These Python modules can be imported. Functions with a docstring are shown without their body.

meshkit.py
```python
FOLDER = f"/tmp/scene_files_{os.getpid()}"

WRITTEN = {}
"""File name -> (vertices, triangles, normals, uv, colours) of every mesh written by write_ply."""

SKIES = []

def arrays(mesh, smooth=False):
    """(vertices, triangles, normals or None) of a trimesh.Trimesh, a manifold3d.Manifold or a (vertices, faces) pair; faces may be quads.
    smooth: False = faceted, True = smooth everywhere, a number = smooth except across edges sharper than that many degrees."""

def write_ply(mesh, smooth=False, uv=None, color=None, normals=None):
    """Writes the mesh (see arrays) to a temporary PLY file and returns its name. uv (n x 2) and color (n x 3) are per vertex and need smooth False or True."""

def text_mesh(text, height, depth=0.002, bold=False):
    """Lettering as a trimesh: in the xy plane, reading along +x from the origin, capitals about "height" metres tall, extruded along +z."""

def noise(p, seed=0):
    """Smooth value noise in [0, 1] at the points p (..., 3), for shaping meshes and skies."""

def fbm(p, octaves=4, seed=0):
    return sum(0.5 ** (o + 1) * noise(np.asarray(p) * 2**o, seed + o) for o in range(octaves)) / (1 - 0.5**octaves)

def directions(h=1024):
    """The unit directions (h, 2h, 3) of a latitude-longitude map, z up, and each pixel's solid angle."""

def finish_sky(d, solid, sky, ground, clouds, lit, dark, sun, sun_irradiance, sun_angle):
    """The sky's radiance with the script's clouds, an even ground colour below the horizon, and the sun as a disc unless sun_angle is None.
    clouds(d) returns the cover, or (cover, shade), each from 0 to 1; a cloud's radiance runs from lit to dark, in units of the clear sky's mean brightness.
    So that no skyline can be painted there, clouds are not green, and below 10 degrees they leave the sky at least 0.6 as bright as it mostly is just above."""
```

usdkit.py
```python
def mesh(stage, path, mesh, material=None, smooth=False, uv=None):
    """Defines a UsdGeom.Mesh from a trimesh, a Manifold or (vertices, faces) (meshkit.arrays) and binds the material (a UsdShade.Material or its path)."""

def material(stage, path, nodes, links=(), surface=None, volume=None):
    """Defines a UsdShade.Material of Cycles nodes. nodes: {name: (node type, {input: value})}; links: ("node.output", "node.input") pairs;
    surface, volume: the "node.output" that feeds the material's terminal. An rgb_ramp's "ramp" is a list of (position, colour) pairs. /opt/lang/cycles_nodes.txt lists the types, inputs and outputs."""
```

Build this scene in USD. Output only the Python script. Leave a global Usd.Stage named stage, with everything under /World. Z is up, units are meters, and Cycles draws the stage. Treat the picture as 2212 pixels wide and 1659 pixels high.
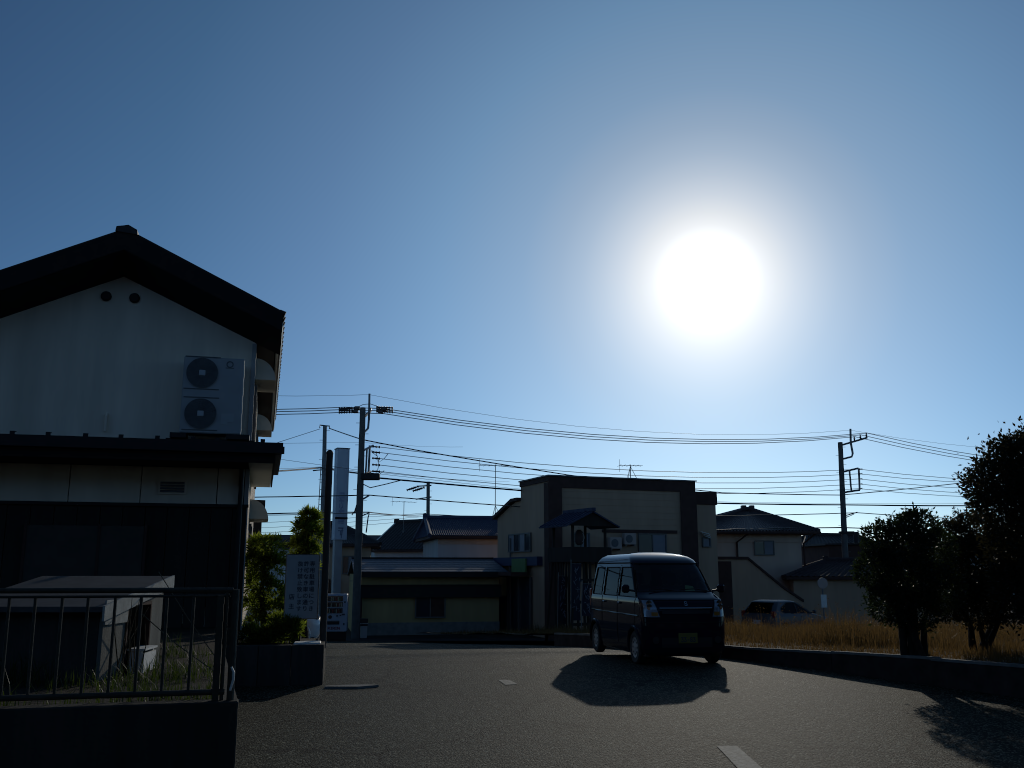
import math, random
import numpy as np, trimesh, usdkit, meshkit
from pxr import Usd, UsdGeom, UsdLux, UsdShade, Gf, Sdf

# ------------------------------------------------------------------ camera, sky, sun, exposure
stage = Usd.Stage.CreateInMemory()
UsdGeom.SetStageUpAxis(stage, 'Z'); UsdGeom.SetStageMetersPerUnit(stage, 1)
UsdGeom.Xform.Define(stage, '/World')
PITCH, EYE, FL = math.radians(11.15), 1.55, 2037.0 / 2212.0
EL, AZ = math.radians(17.05), math.radians(12.2)
S = np.array([math.sin(AZ) * math.cos(EL), math.cos(AZ) * math.cos(EL), math.sin(EL)])
cam = UsdGeom.Camera.Define(stage, '/World/camera')
cam.CreateHorizontalApertureAttr(36.0); cam.CreateVerticalApertureAttr(27.0); cam.CreateFocalLengthAttr(36 * FL)
cam.CreateClippingRangeAttr(Gf.Vec2f(.05, 8000))
cam.AddTranslateOp().Set((0, 0, EYE)); cam.AddRotateXOp().Set(90 + math.degrees(PITCH))
cam.CreateExposureAttr(-1.0)

sky = UsdLux.DomeLight.Define(stage, '/World/sky')
sky.GetPrim().SetCustomDataByKey('kind', 'structure')
# clear winter sky; the last ramp is the bright aureole of haze and the sun itself, by angle from the sun (0 to 60 degrees)
AUR = [(0, (14, 13.6, 12.6)), (.55, (14, 13.6, 12.6)), (.8, (3.5, 3.4, 3.2)), (1.5, (1.6, 1.55, 1.4)), (2.1, (1.0, .94, .80)), (2.7, (.78, .71, .58)), (3.3, (.64, .57, .45)), (4, (.53, .475, .37)), (5, (.395, .37, .31)), (6.2, (.28, .28, .25)), (7.4, (.195, .215, .21)), (8.8, (.14, .17, .18)),
       (11, (.09, .14, .175)), (16, (.06, .12, .17)), (23, (.035, .068, .105)), (32, (.010, .03, .045)), (44, (0, 0, 0)), (60, (0, 0, 0))]
AGAIN = 15.4
sn = {"s": ("sky_texture", {"sky_type": "single_scattering", "sun_disc": False, "sun_elevation": EL, "sun_rotation": AZ, "air_density": .6, "aerosol_density": .22, "ozone_density": 6.0, "altitude": 0.0}),
      "tc": ("texture_coordinate", {}), "d": ("vector_math", {"math_type": "dot_product", "vector2": tuple(S)}), "ac": ("math", {"math_type": "arccosine"}),
      "mr": ("math", {"math_type": "divide", "value2": math.radians(60)}), "r": ("rgb_ramp", {"ramp": [(a / 60, tuple(x / 14 for x in c)) for a, c in AUR]}),
      "g": ("vector_math", {"math_type": "scale", "scale": AGAIN * 14}), "add": ("vector_math", {"math_type": "add"}),
      "tint": ("vector_math", {"math_type": "multiply", "vector2": (.97, 1.0, .87)}),
      "bg": ("background_shader", {"strength": .13})}
sl = [("tc.generated", "d.vector1"), ("d.value", "ac.value1"), ("ac.value", "mr.value1"), ("mr.value", "r.fac"), ("r.color", "g.vector1"),
      ("s.color", "tint.vector1"), ("tint.vector", "add.vector1"), ("g.vector", "add.vector2"), ("add.vector", "bg.color")]
UsdShade.MaterialBindingAPI.Apply(sky.GetPrim()).Bind(usdkit.material(stage, '/World/Looks/clear_sky', sn, sl, surface="bg.background"))
sun = UsdLux.DistantLight.Define(stage, '/World/sun')
sun.CreateIntensityAttr(.55); sun.CreateAngleAttr(.53); sun.CreateNormalizeAttr(True); sun.CreateColorAttr(Gf.Vec3f(1, .92, .78))
sun.AddTransformOp().Set(Gf.Matrix4d(Gf.Rotation(Gf.Vec3d(0, 0, -1), Gf.Vec3d(*map(float, -S))), Gf.Vec3d(0, 0, 0)))

# ------------------------------------------------------------------ helpers
rng = np.random.default_rng(7)
cp, sp = math.cos(PITCH), math.sin(PITCH)
def ray(u, v):
    a, t = (u - 1106) / 2037., (829 - v) / 2037.
    return np.array([a, cp - t * sp, sp + t * cp])
CAM = np.array([0, 0, EYE])
def P(u, v, Y):
    r = ray(u, v); return CAM + r * (Y / r[1])
def ground_z(y):
    t = np.clip((np.asarray(y, float) - 16) / 24, 0, 1); return -1.1 * t * t * (3 - 2 * t)
def wall_x(y): return 4.09 + (17.2 - np.asarray(y, float)) * .435
def field_z(y): return np.interp(y, [0, 8, 14.1, 17.2, 23, 38, 60], [.62, .5, .34, .2, .07, -.85, -.95])

class Frame:
    def __init__(s, x, y, rot=0., z=0.):
        s.o = np.array([x, y, z], float); s.rot = rot; c, n = math.cos(math.radians(rot)), math.sin(math.radians(rot))
        s.e1, s.e2 = np.array([c, n, 0]), np.array([-n, c, 0])
    def w(s, x, y, z): return s.o + s.e1 * x + s.e2 * y + np.array([0, 0, z])
    def loc(s, p): d = np.asarray(p, float) - s.o; return np.array([d @ s.e1, d @ s.e2, d[2]])
    def px(s, u, v, yl=0.):
        r = ray(u, v); t = (yl - (CAM - s.o) @ s.e2) / (r @ s.e2); q = s.loc(CAM + r * t); return q[0], q[2]
    def pxx(s, u, v, xl=0.):
        r = ray(u, v); t = (xl - (CAM - s.o) @ s.e1) / (r @ s.e1); q = s.loc(CAM + r * t); return q[1], q[2]

_used = {}
GROUPS = {'utility_pole': 'utility poles along the road', 'power_line': 'overhead wires between the poles', 'television_aerial': 'television aerials on the roofs', 'wall_air_conditioner': 'air conditioners on the shop wall',
          'advertising_banner': 'banners by the timber tower', 'clipped_tree': 'clipped yew pines in the planter', 'gabled_house': 'small gabled houses in the distance', 'distant_building': 'low buildings on the skyline', 'hatchback_car': 'parked hatchback cars', 'round_bush': 'dark bushes on the field edge', 'rope': 'thin ropes by the shed'}
def numbered(path):
    n = _used.get(path, 0); _used[path] = n + 1
    return path if n == 0 else f"{path}_{n:03d}"
def tag(prim, label=None, cat=None, group=None, kind=None):
    for k, x in (('label', label), ('category', cat), ('group', group), ('kind', kind)):
        if x: prim.SetCustomDataByKey(k, x)
    return prim
def thing(name, label, cat, fr=None, group=None):
    x = UsdGeom.Xform.Define(stage, numbered('/World/' + name))
    if fr is not None:
        x.AddTranslateOp().Set(tuple(map(float, fr.o))); x.AddRotateZOp().Set(float(fr.rot))
    return tag(x.GetPrim(), label, cat, group or GROUPS.get(name))
def part(name, m, mat, parent=None, label=None, smooth=False, kind=None):
    path = numbered((str(parent.GetPath()) if parent else '/World') + '/' + name)
    return tag(usdkit.mesh(stage, path, m.arr() if isinstance(m, M) else m, mat, smooth=smooth).GetPrim(), label, kind=kind)
def solo(name, m, mat, label, cat, group=None, smooth=False, kind=None):
    return tag(part(name, m, mat, None, smooth=smooth), label, cat, group or GROUPS.get(name), kind)
def struct(name, m, mat, smooth=False): return tag(part(name, m, mat, None, smooth=smooth), kind='structure')

class M:
    def __init__(s): s.v, s.f, s.n = [], [], 0
    def add(s, v, f):
        v = np.asarray(v, float); s.v.append(v); s.f.append(np.asarray(f, int) + s.n); s.n += len(v); return s
    def arr(s): return np.vstack(s.v), np.vstack(s.f)
    def quad(s, a, b, c, d): return s.add([a, b, c, d], [[0, 1, 2], [0, 2, 3]])
    def tri(s, a, b, c): return s.add([a, b, c], [[0, 1, 2]])
    def hexa(s, p): return s.add(p, [[0, 2, 1], [0, 3, 2], [4, 5, 6], [4, 6, 7], [0, 1, 5], [0, 5, 4], [1, 2, 6], [1, 6, 5], [2, 3, 7], [2, 7, 6], [3, 0, 4], [3, 4, 7]])
    def box(s, x0, x1, y0, y1, z0, z1):
        x0, x1 = min(x0, x1), max(x0, x1); z0, z1 = min(z0, z1), max(z0, z1); y0, y1 = min(y0, y1), max(y0, y1)
        return s.hexa([(x0, y0, z0), (x1, y0, z0), (x1, y1, z0), (x0, y1, z0), (x0, y0, z1), (x1, y0, z1), (x1, y1, z1), (x0, y1, z1)])
    def cbox(s, x0, x1, y0, y1, z0, z1, c=.01):
        lo, hi = np.array([min(x0, x1), min(y0, y1), min(z0, z1)]), np.array([max(x0, x1), max(y0, y1), max(z0, z1)])
        c = min(c, .45 * (hi - lo).min()); pts = []
        for k in range(8):
            q = [(lo, hi)[(k >> i) & 1][i] for i in range(3)]
            for ax in range(3):
                r = [q[i] + (c if not (k >> i) & 1 else -c) if i != ax else q[i] for i in range(3)]; pts.append(r)
        h = trimesh.Trimesh(pts).convex_hull; return s.add(h.vertices, h.faces)
    def slab(s, q, th):
        q = np.asarray(q, float); n = np.cross(q[1] - q[0], q[2] - q[0]); n /= np.linalg.norm(n)
        return s.hexa(list(q - n * th) + list(q))
    def poly(s, pts, axis, d0, d1):
        """prism of a simple polygon; pts are the two coordinates other than axis, in order"""
        from shapely.geometry import Polygon
        g = trimesh.creation.extrude_polygon(Polygon(pts), 1.0, engine='earcut'); v = np.array(g.vertices); h = d0 + (d1 - d0) * v[:, 2]
        w = {0: (h, v[:, 0], v[:, 1]), 1: (v[:, 0], h, v[:, 1]), 2: (v[:, 0], v[:, 1], h)}[axis]
        f = np.array(g.faces)
        if (axis == 1) != (d1 < d0): f = f[:, ::-1]
        return s.add(np.stack(w, 1), f)
    def tube(s, pts, r, n=6, caps=True):
        pts = np.asarray(pts, float); k = len(pts); r = np.broadcast_to(np.asarray(r, float), k)
        tg = np.gradient(pts, axis=0); tg /= np.maximum(np.linalg.norm(tg, axis=1, keepdims=True), 1e-9)
        up = np.array([0, 0, 1.]) if abs(tg[0][2]) < .9 else np.array([1., 0, 0])
        vs = []
        for i in range(k):
            a = np.cross(up, tg[i]); a /= max(np.linalg.norm(a), 1e-9); b = np.cross(tg[i], a); up = b if abs(tg[i][2]) < .999 else up
            th = np.arange(n) * 2 * math.pi / n; vs.append(pts[i] + r[i] * (np.cos(th)[:, None] * a + np.sin(th)[:, None] * b))
        f = []
        for i in range(k - 1):
            for j in range(n):
                p, q = i * n + j, i * n + (j + 1) % n; f += [[p, q, q + n], [p, q + n, p + n]]
        v = np.vstack(vs)
        if caps:
            v = np.vstack([v, pts[0], pts[-1]]); m = k * n
            for j in range(n): f += [[m, (j + 1) % n, j], [m + 1, (k - 1) * n + j, (k - 1) * n + (j + 1) % n]]
        return s.add(v, f)
    def cyl(s, p0, p1, r0, r1=None, n=12): return s.tube([p0, p1], [r0, r0 if r1 is None else r1], n)
    def lathe(s, prof, axis, c, n=24):
        """prof: (radius, height along axis) pairs"""
        th = np.arange(n) * 2 * math.pi / n; v = []
        for r, h in prof:
            a, b = r * np.cos(th), r * np.sin(th); hh = np.full(n, h)
            v.append(np.stack({0: (hh, a, b), 1: (b, hh, a), 2: (a, b, hh)}[axis], 1))
        f = []
        for i in range(len(prof) - 1):
            for j in range(n):
                p, q = i * n + j, i * n + (j + 1) % n; f += [[p, q, q + n], [p, q + n, p + n]]
        return s.add(np.vstack(v) + np.asarray(c, float), f)
    def ridged(s, a, b, c, d, n, amp, k=2):
        """corrugated sheet: a-b along the eave, d-c along the ridge, n ribs running up the slope"""
        a, b, c, d = map(lambda p: np.asarray(p, float), (a, b, c, d)); nn = np.cross(b - a, d - a); nn /= np.linalg.norm(nn); nn = nn if nn[2] > 0 else -nn
        m = n * 6; t = np.linspace(0, 1, m + 1); off = amp * np.maximum(0, np.cos(t * n * 2 * math.pi)) ** .7
        lo, hi = a + np.outer(t, b - a) + np.outer(off, nn), d + np.outer(t, c - d) + np.outer(off, nn)
        v = np.vstack([lo, hi]); f = []
        for i in range(m): f += [[i, i + 1, m + 2 + i], [i, m + 2 + i, m + 1 + i]]
        return s.add(v, f)

_mats = {}
def mat(name, col, rough=.7, var=.12, scale=3., bump=0., bscale=60., metallic=0., spec=.4, coat=0., streak=False):
    if name in _mats: return _mats[name]
    col = np.array(col, float); lo, hi = np.clip(col * (1 - var), 0, 1), np.clip(col * (1 + var), 0, 1)
    n = {"tc": ("texture_coordinate", {}), "mp": ("mapping", {"scale": (1, 1, .15) if streak else (1, 1, 1)}), "n": ("noise_texture", {"scale": scale, "detail": 6., "roughness": .65}),
         "r": ("rgb_ramp", {"ramp": [(.3, tuple(lo)), (.7, tuple(hi))]}),
         "p": ("principled_bsdf", {"roughness": rough, "metallic": metallic, "specular_ior_level": spec, "coat_weight": coat})}
    l = [("tc.object", "mp.vector"), ("mp.vector", "n.vector"), ("n.fac", "r.fac"), ("r.color", "p.base_color")]
    if bump:
        n["n2"] = ("noise_texture", {"scale": bscale, "detail": 4.}); n["b"] = ("bump", {"strength": .6, "distance": bump})
        l += [("tc.object", "n2.vector"), ("n2.fac", "b.height"), ("b.normal", "p.normal")]
    _mats[name] = usdkit.material(stage, '/World/Looks/' + name, n, l, surface="p.BSDF"); return _mats[name]
def leafmat(name, stops, tstops, mixf=.45, rough=.5, spec=.3):
    n = {"g": ("geometry", {}), "r": ("rgb_ramp", {"ramp": stops}), "p": ("principled_bsdf", {"roughness": rough, "specular_ior_level": spec}),
         "t": ("translucent_bsdf", {}), "r2": ("rgb_ramp", {"ramp": tstops}), "m": ("mix_closure", {"fac": mixf})}
    l = [("g.random_per_island", "r.fac"), ("r.color", "p.base_color"), ("g.random_per_island", "r2.fac"), ("r2.color", "t.color"), ("p.BSDF", "m.closure1"), ("t.BSDF", "m.closure2")]
    return usdkit.material(stage, '/World/Looks/' + name, n, l, surface="m.closure")
def glassmat(name, tint, gloss_rough=.02, ior=1.5, k=1.):
    n = {"t": ("transparent_bsdf", {"color": tint}), "g": ("glossy_bsdf", {"color": (1, 1, 1), "roughness": gloss_rough}), "f": ("fresnel", {"IOR": ior}), "k": ("math", {"math_type": "multiply", "value2": k}), "m": ("mix_closure", {})}
    return usdkit.material(stage, '/World/Looks/' + name, n, [("f.fac", "k.value1"), ("k.value", "m.fac"), ("t.BSDF", "m.closure1"), ("g.BSDF", "m.closure2")], surface="m.closure")

# materials
WHITE_WALL = mat('white_mortar_wall', (.76, .63, .49), .9, .17, 1.5, .004, 90, spec=.15, streak=True)
SIDING_WHITE = mat('white_siding', (.68, .57, .44), .85, .17, 1.2, .003, 70, spec=.15, streak=True)
DARK_WOOD = mat('dark_brown_cladding', (.028, .022, .018), .8, .3, 3, .004, 30, spec=.2, streak=True)
BLACK_METAL = mat('black_sheet_metal', (.014, .011, .010), .55, .25, 4, spec=.3)
ROOF_DARK = mat('dark_roof_tile', (.026, .019, .017), .6, .3, 6, .004, 40, spec=.3)
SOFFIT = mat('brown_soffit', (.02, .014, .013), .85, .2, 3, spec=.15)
KERB_SHADED = mat('shade_toned_kerb_concrete', (.045, .034, .030), .92, .45, 4, .006, 60, spec=.12)  # kerb face colour darkened to carry its shade
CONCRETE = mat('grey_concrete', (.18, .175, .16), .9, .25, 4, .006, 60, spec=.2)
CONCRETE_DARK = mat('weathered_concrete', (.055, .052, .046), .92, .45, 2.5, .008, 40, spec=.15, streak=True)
POLE_CONC = mat('pole_concrete', (.10, .095, .09), .85, .2, 5, .002, 60, spec=.2)
STEEL = mat('galvanised_steel', (.16, .16, .16), .5, .2, 8, metallic=.6)
RUST = mat('rusty_green_paint', (.04, .036, .024), .65, .4, 14, .002, 60, spec=.35)
AC_WHITE = mat('aircon_casing', (.34, .33, .32), .55, .06, 4)
AC_DARK = mat('fan_grille_dark', (.10, .10, .10), .6, .2, 10)
AC_HUB = mat('fan_hub', (.40, .40, .40), .5, .05)
AWNING = mat('cream_awning', (.55, .55, .48), .6, .08, 5)
ASPH_TAN = mat('tan_siding', (.39, .26, .175), .85, .12, 2, .003, 60, spec=.15, streak=True)
BROWN_TRIM = mat('dark_brown_trim', (.065, .036, .030), .8, .2, 3, spec=.12)
YELLOW_WALL = mat('ochre_mortar_wall', (.36, .27, .13), .9, .14, 1.6, .004, 80, spec=.12, streak=True)
SLATE = mat('blue_grey_slate', (.10, .105, .125), .6, .3, 8, .003, 40, spec=.3)
BLUE_TILE = mat('blue_grey_tile', (.045, .05, .085), .7, .3, 8, spec=.2)
BROWN_TILE = mat('brown_glazed_tile', (.055, .035, .033), .55, .3, 8, spec=.3)
OLD_TILE = mat('old_brown_tile', (.045, .03, .03), .85, .3, 8, spec=.1)
BEIGE = mat('beige_mortar', (.50, .365, .28), .9, .1, 1.5, .003, 70, spec=.12, streak=True)
GREYWALL = mat('pale_grey_mortar', (.48, .44, .42), .9, .1, 1.5, .003, 70, spec=.12, streak=True)
WIN_DARK = mat('dark_window_pane', (.02, .022, .026), .12, .1, spec=.5)
WIN_PALE = mat('curtained_pane', (.16, .16, .18), .35, .1, spec=.4)
ALU = mat('window_frame_aluminium', (.12, .11, .10), .5, .1, metallic=.3)
WHITE_PAINT = mat('white_paint', (.62, .62, .58), .6, .1, 8)
RUBBER = mat('black_rubber', (.012, .012, .012), .8, .2, 10)
PLASTIC = mat('black_plastic', (.015, .015, .016), .5, .2, 10)
CHROME = mat('chrome', (.55, .55, .56), .12, .02, metallic=1.)
RIM = mat('silver_wheel', (.34, .34, .35), .4, .05, metallic=.5)
WIRE = mat('wire_sheath', (.02, .02, .022), .45, .1, spec=.5)
PORCELAIN = mat('dark_insulator', (.035, .022, .022), .35, .2, spec=.5)
WOODPOST = mat('brown_post_wood', (.06, .045, .035), .75, .35, 5, .004, 30, spec=.2, streak=True)
PAPER = mat('sign_board_white', (.38, .38, .37), .7, .06, 4)
INK = mat('sign_ink', (.05, .055, .07), .7, .05)
BARK = mat('tree_bark', (.035, .026, .02), .95, .4, 12, .01, 40, spec=.1)
SEAT = mat('seat_fabric', (.04, .04, .045), .9, .1)

# ------------------------------------------------------------------ ground, road, field
def sheet(xs0, xs1, ys, nx, zf, bumpz=0., seed=0):
    V, F = [], []
    for y in ys:
        for i in range(nx + 1):
            x0, x1 = (xs0(y), xs1(y)); x = x0 + (x1 - x0) * i / nx; V.append((x, y, zf(x, y)))
    V = np.array(V)
    if bumpz: V[:, 2] += bumpz * (meshkit.fbm(V * [.8, .8, 0] + seed, 3, seed) - .5)
    for j in range(len(ys) - 1):
        for i in range(nx):
            a = j * (nx + 1) + i; F += [[a, a + 1, a + nx + 2], [a, a + nx + 2, a + nx + 1]]
    return M().add(V, F)
def asphalt(name, base, light, rough, spec=.1):
    n = {"g": ("geometry", {}), "n1": ("noise_texture", {"scale": .45, "detail": 5., "roughness": .6}), "n2": ("noise_texture", {"scale": 35., "detail": 3.}), "v": ("voronoi_texture", {"scale": 62.}),
         "sx": ("separate_color", {}), "st": ("math", {"math_type": "greater_than", "value2": .84}),
         "r1": ("rgb_ramp", {"ramp": [(.3, tuple(x * .62 for x in base)), (.7, tuple(x * 1.35 for x in base))]}),
         "r2": ("rgb_ramp", {"ramp": [(.3, (.55, .55, .55)), (.7, (1.35, 1.35, 1.35))]}), "mu": ("mix_color", {"blend_type": "multiply", "fac": 1.0, "use_clamp_result": False}),
         # oil stains and older repairs
         "n3": ("noise_texture", {"scale": 1.1, "detail": 3.}), "r3": ("rgb_ramp", {"ramp": [(.60, (1, 1, 1)), (.70, (.45, .45, .45))]}), "mu3": ("mix_color", {"blend_type": "multiply", "fac": 1.0, "use_clamp_result": False}),
         "mpl": ("mapping", {"rotation": (0, 0, .25), "scale": (1.1, .10, 1)}), "n4": ("noise_texture", {"scale": 1., "detail": 2.}), "r4": ("rgb_ramp", {"ramp": [(.40, (.78, .78, .78)), (.62, (1.22, 1.22, 1.2))]}), "mu4": ("mix_color", {"blend_type": "multiply", "fac": 1.0, "use_clamp_result": False}),
         # cracks
         "nd": ("noise_texture", {"scale": 1.6, "detail": 5.}), "sc": ("vector_math", {"math_type": "scale", "scale": .9}), "ad": ("vector_math", {"math_type": "add"}), "vc": ("voronoi_texture", {"feature": "distance_to_edge", "scale": .22}),
         "rc": ("rgb_ramp", {"ramp": [(0, (.25, .25, .25)), (.004, (.2, .2, .2)), (.010, (1, 1, 1)), (1, (1, 1, 1))]}), "mu5": ("mix_color", {"blend_type": "multiply", "fac": 1.0, "use_clamp_result": False}),
         "mx": ("mix_color", {"b": light}), "hm": ("math", {"math_type": "multiply_add", "value2": -.8}), "b": ("bump", {"strength": .95, "distance": .009}),
         "p": ("principled_bsdf", {"roughness": rough, "specular_ior_level": spec})}
    l = [("g.position", x + ".vector") for x in ("n1", "n2", "v", "n3", "mpl", "nd")] + [("mpl.vector", "n4.vector"), ("nd.color", "sc.vector1"), ("g.position", "ad.vector1"), ("sc.vector", "ad.vector2"), ("ad.vector", "vc.vector"), ("vc.distance", "rc.fac"),
         ("n1.fac", "r1.fac"), ("n2.fac", "r2.fac"), ("r1.color", "mu.a"), ("r2.color", "mu.b"), ("n3.fac", "r3.fac"), ("mu.result", "mu3.a"), ("r3.color", "mu3.b"), ("n4.fac", "r4.fac"), ("mu3.result", "mu4.a"), ("r4.color", "mu4.b"),
         ("v.color", "sx.color"), ("sx.r", "st.value1"), ("st.value", "mx.fac"), ("mu4.result", "mx.a"), ("mx.result", "mu5.a"), ("rc.color", "mu5.b"), ("mu5.result", "p.base_color"),
         ("v.distance", "hm.value1"), ("n2.fac", "hm.value3"), ("hm.value", "b.height"), ("b.normal", "p.normal")]
    return usdkit.material(stage, '/World/Looks/' + name, n, l, surface="p.BSDF")
ASPHALT = asphalt('worn_asphalt', (.0205, .0225, .0145), (.18, .18, .13), .74, .06)
ROAD = asphalt('road_asphalt', (.035, .035, .034), (.09, .09, .085), .7)
SOIL = mat('dark_soil', (.035, .028, .02), .95, .4, 3, .02, 20, spec=.1)
DRYSOIL = mat('dry_grass_soil', (.10, .065, .03), .95, .4, 4, .02, 20, spec=.1)
EARTH = mat('far_earth', (.06, .055, .045), .95, .2, .2, spec=.1)
ys = np.concatenate([[-300, -40], np.arange(14, 44, 1.0), [60, 200, 3000]])
struct('ground', sheet(lambda y: -2500, lambda y: 2500, ys, 1, lambda x, y: float(ground_z(y)) - .012), EARTH)
struct('parking_lot', sheet(lambda y: -26, lambda y: 30, np.concatenate([[-30, 0, 10], np.arange(14, 36, .5)]), 1, lambda x, y: float(ground_z(y))), ASPHALT)
struct('road', sheet(lambda y: -90, lambda y: 90, np.array([36.0, 37, 38, 39, 39.6]), 1, lambda x, y: float(ground_z(y)) - .004), ROAD)
struct('field_ground', sheet(lambda y: float(wall_x(y)) + .05, lambda y: 45, np.arange(2, 36.1, .5), 40, lambda x, y: float(field_z(y)) - .02, .12, 3), DRYSOIL)
# kerb wall along the field
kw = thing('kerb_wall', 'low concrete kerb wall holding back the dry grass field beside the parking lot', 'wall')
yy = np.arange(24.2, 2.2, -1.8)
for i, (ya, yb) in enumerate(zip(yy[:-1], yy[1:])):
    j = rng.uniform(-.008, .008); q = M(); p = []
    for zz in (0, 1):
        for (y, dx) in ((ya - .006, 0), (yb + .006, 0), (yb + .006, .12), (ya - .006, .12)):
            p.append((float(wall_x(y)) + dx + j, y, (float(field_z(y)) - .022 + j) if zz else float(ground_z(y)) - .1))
    q.hexa([p[1], p[2], p[3], p[0], p[5], p[6], p[7], p[4]]); part('kerb_block', q, KERB_SHADED, kw)
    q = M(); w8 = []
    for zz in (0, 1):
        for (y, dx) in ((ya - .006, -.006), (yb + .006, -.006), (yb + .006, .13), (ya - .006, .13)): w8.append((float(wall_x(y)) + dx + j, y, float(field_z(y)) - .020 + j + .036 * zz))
    q.hexa([w8[1], w8[2], w8[3], w8[0], w8[5], w8[6], w8[7], w8[4]]); part('kerb_sunlit_strip', q, CONCRETE, kw)  # added paler strip stands for the sunlit top edge of the kerb
# painted marks
LINE = mat('worn_white_line', (.20, .195, .16), .8, .7, 22, .004, 60, spec=.2)
def paint(name, corners):
    pts = [P(u, v, 1) for u, v in corners]; w = []
    for p in pts: d = p - CAM; t = -EYE / d[2]; w.append(CAM + d * t + [0, 0, .006])
    struct(name, M().quad(*w), LINE)
paint('painted_line', [(1548, 1612), (1592, 1612), (1680, 1690), (1622, 1690)])
paint('painted_line', [(1076, 1469), (1100, 1469), (1118, 1478), (1092, 1480)])
# ------------------------------------------------------------------ white house on the left
H = Frame(-3.91, 14.0, 14.6)
hs = thing('white_house', 'two storey white mortar house with dark gable roof and dark cladding below, left foreground', 'house', H)
GZ = .70
xr, zr = H.px(553, 740); xa, za = H.px(268, 597); xl = 2 * xa - xr
part('gable_wall', M().poly([(xl, GZ + 2.3), (xr, GZ + 2.3), (xr, zr), (xa, za), (xl, zr)], 1, 0, .16), WHITE_WALL, hs)
part('side_wall', M().box(xr - .16, xr, .163, 9.6, GZ, zr), WHITE_WALL, hs, 'right side wall facing the sun')
part('side_wall', M().box(xl, xl + .16, .163, 9.6, GZ, zr), WHITE_WALL, hs)
part('rear_wall', M().poly([(xl, GZ), (xr, GZ), (xr, zr), (xa, za), (xl, zr)], 1, 9.603, 9.75), WHITE_WALL, hs)
yv = -.75
xR, zR = H.px(272, 492, yv); xE, zE = H.px(611, 672, yv); slope = (zR - zE) / (xE - xR); xL = 2 * xR - xE - 2.0; zL = zR - slope * (xR - xL)
th = .24
for side, (xe, ze) in (('r', (xE, zE)), ('l', (xL, zL))):
    part('roof_slope', M().poly([(xR, zR), (xe, ze), (xe, ze - th), (xR, zR - th)], 1, yv, 10.3), ROOF_DARK, hs)
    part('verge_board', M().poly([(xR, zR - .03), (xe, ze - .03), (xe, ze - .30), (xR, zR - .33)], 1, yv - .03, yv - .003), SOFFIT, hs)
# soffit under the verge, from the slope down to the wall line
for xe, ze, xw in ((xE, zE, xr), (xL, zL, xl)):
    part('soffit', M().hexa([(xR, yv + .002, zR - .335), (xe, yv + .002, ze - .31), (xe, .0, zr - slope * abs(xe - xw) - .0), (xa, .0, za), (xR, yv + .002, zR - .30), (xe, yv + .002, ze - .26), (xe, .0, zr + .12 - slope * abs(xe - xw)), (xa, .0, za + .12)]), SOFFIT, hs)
part('ridge_cap', M().poly([(xR - .13, zR - .07), (xR + .17, zR - .10), (xR + .16, zR - .03), (xR + .04, zR + .035), (xR - .12, zR + .0)], 1, yv - .05, 10.3), ROOF_DARK, hs)
q = M()
for k in range(34): q.cyl((xE - .05, yv + .1 + k * .31, zE + .0), (xE + .035, yv + .1 + k * .31, zE - .03), .055, .055, 8)
part('eave_tiles', q, ROOF_DARK, hs)
part('eave_gutter', M().tube([(xE - .03, yv + .1, zE - .18), (xE - .03, 10.2, zE - .18)], .05, 8), WHITE_PAINT, hs)
part('eave_soffit', M().box(xr + .003, xE - .09, 0.0, 10.2, zE - .30, zE - .27), SOFFIT, hs)
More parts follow.
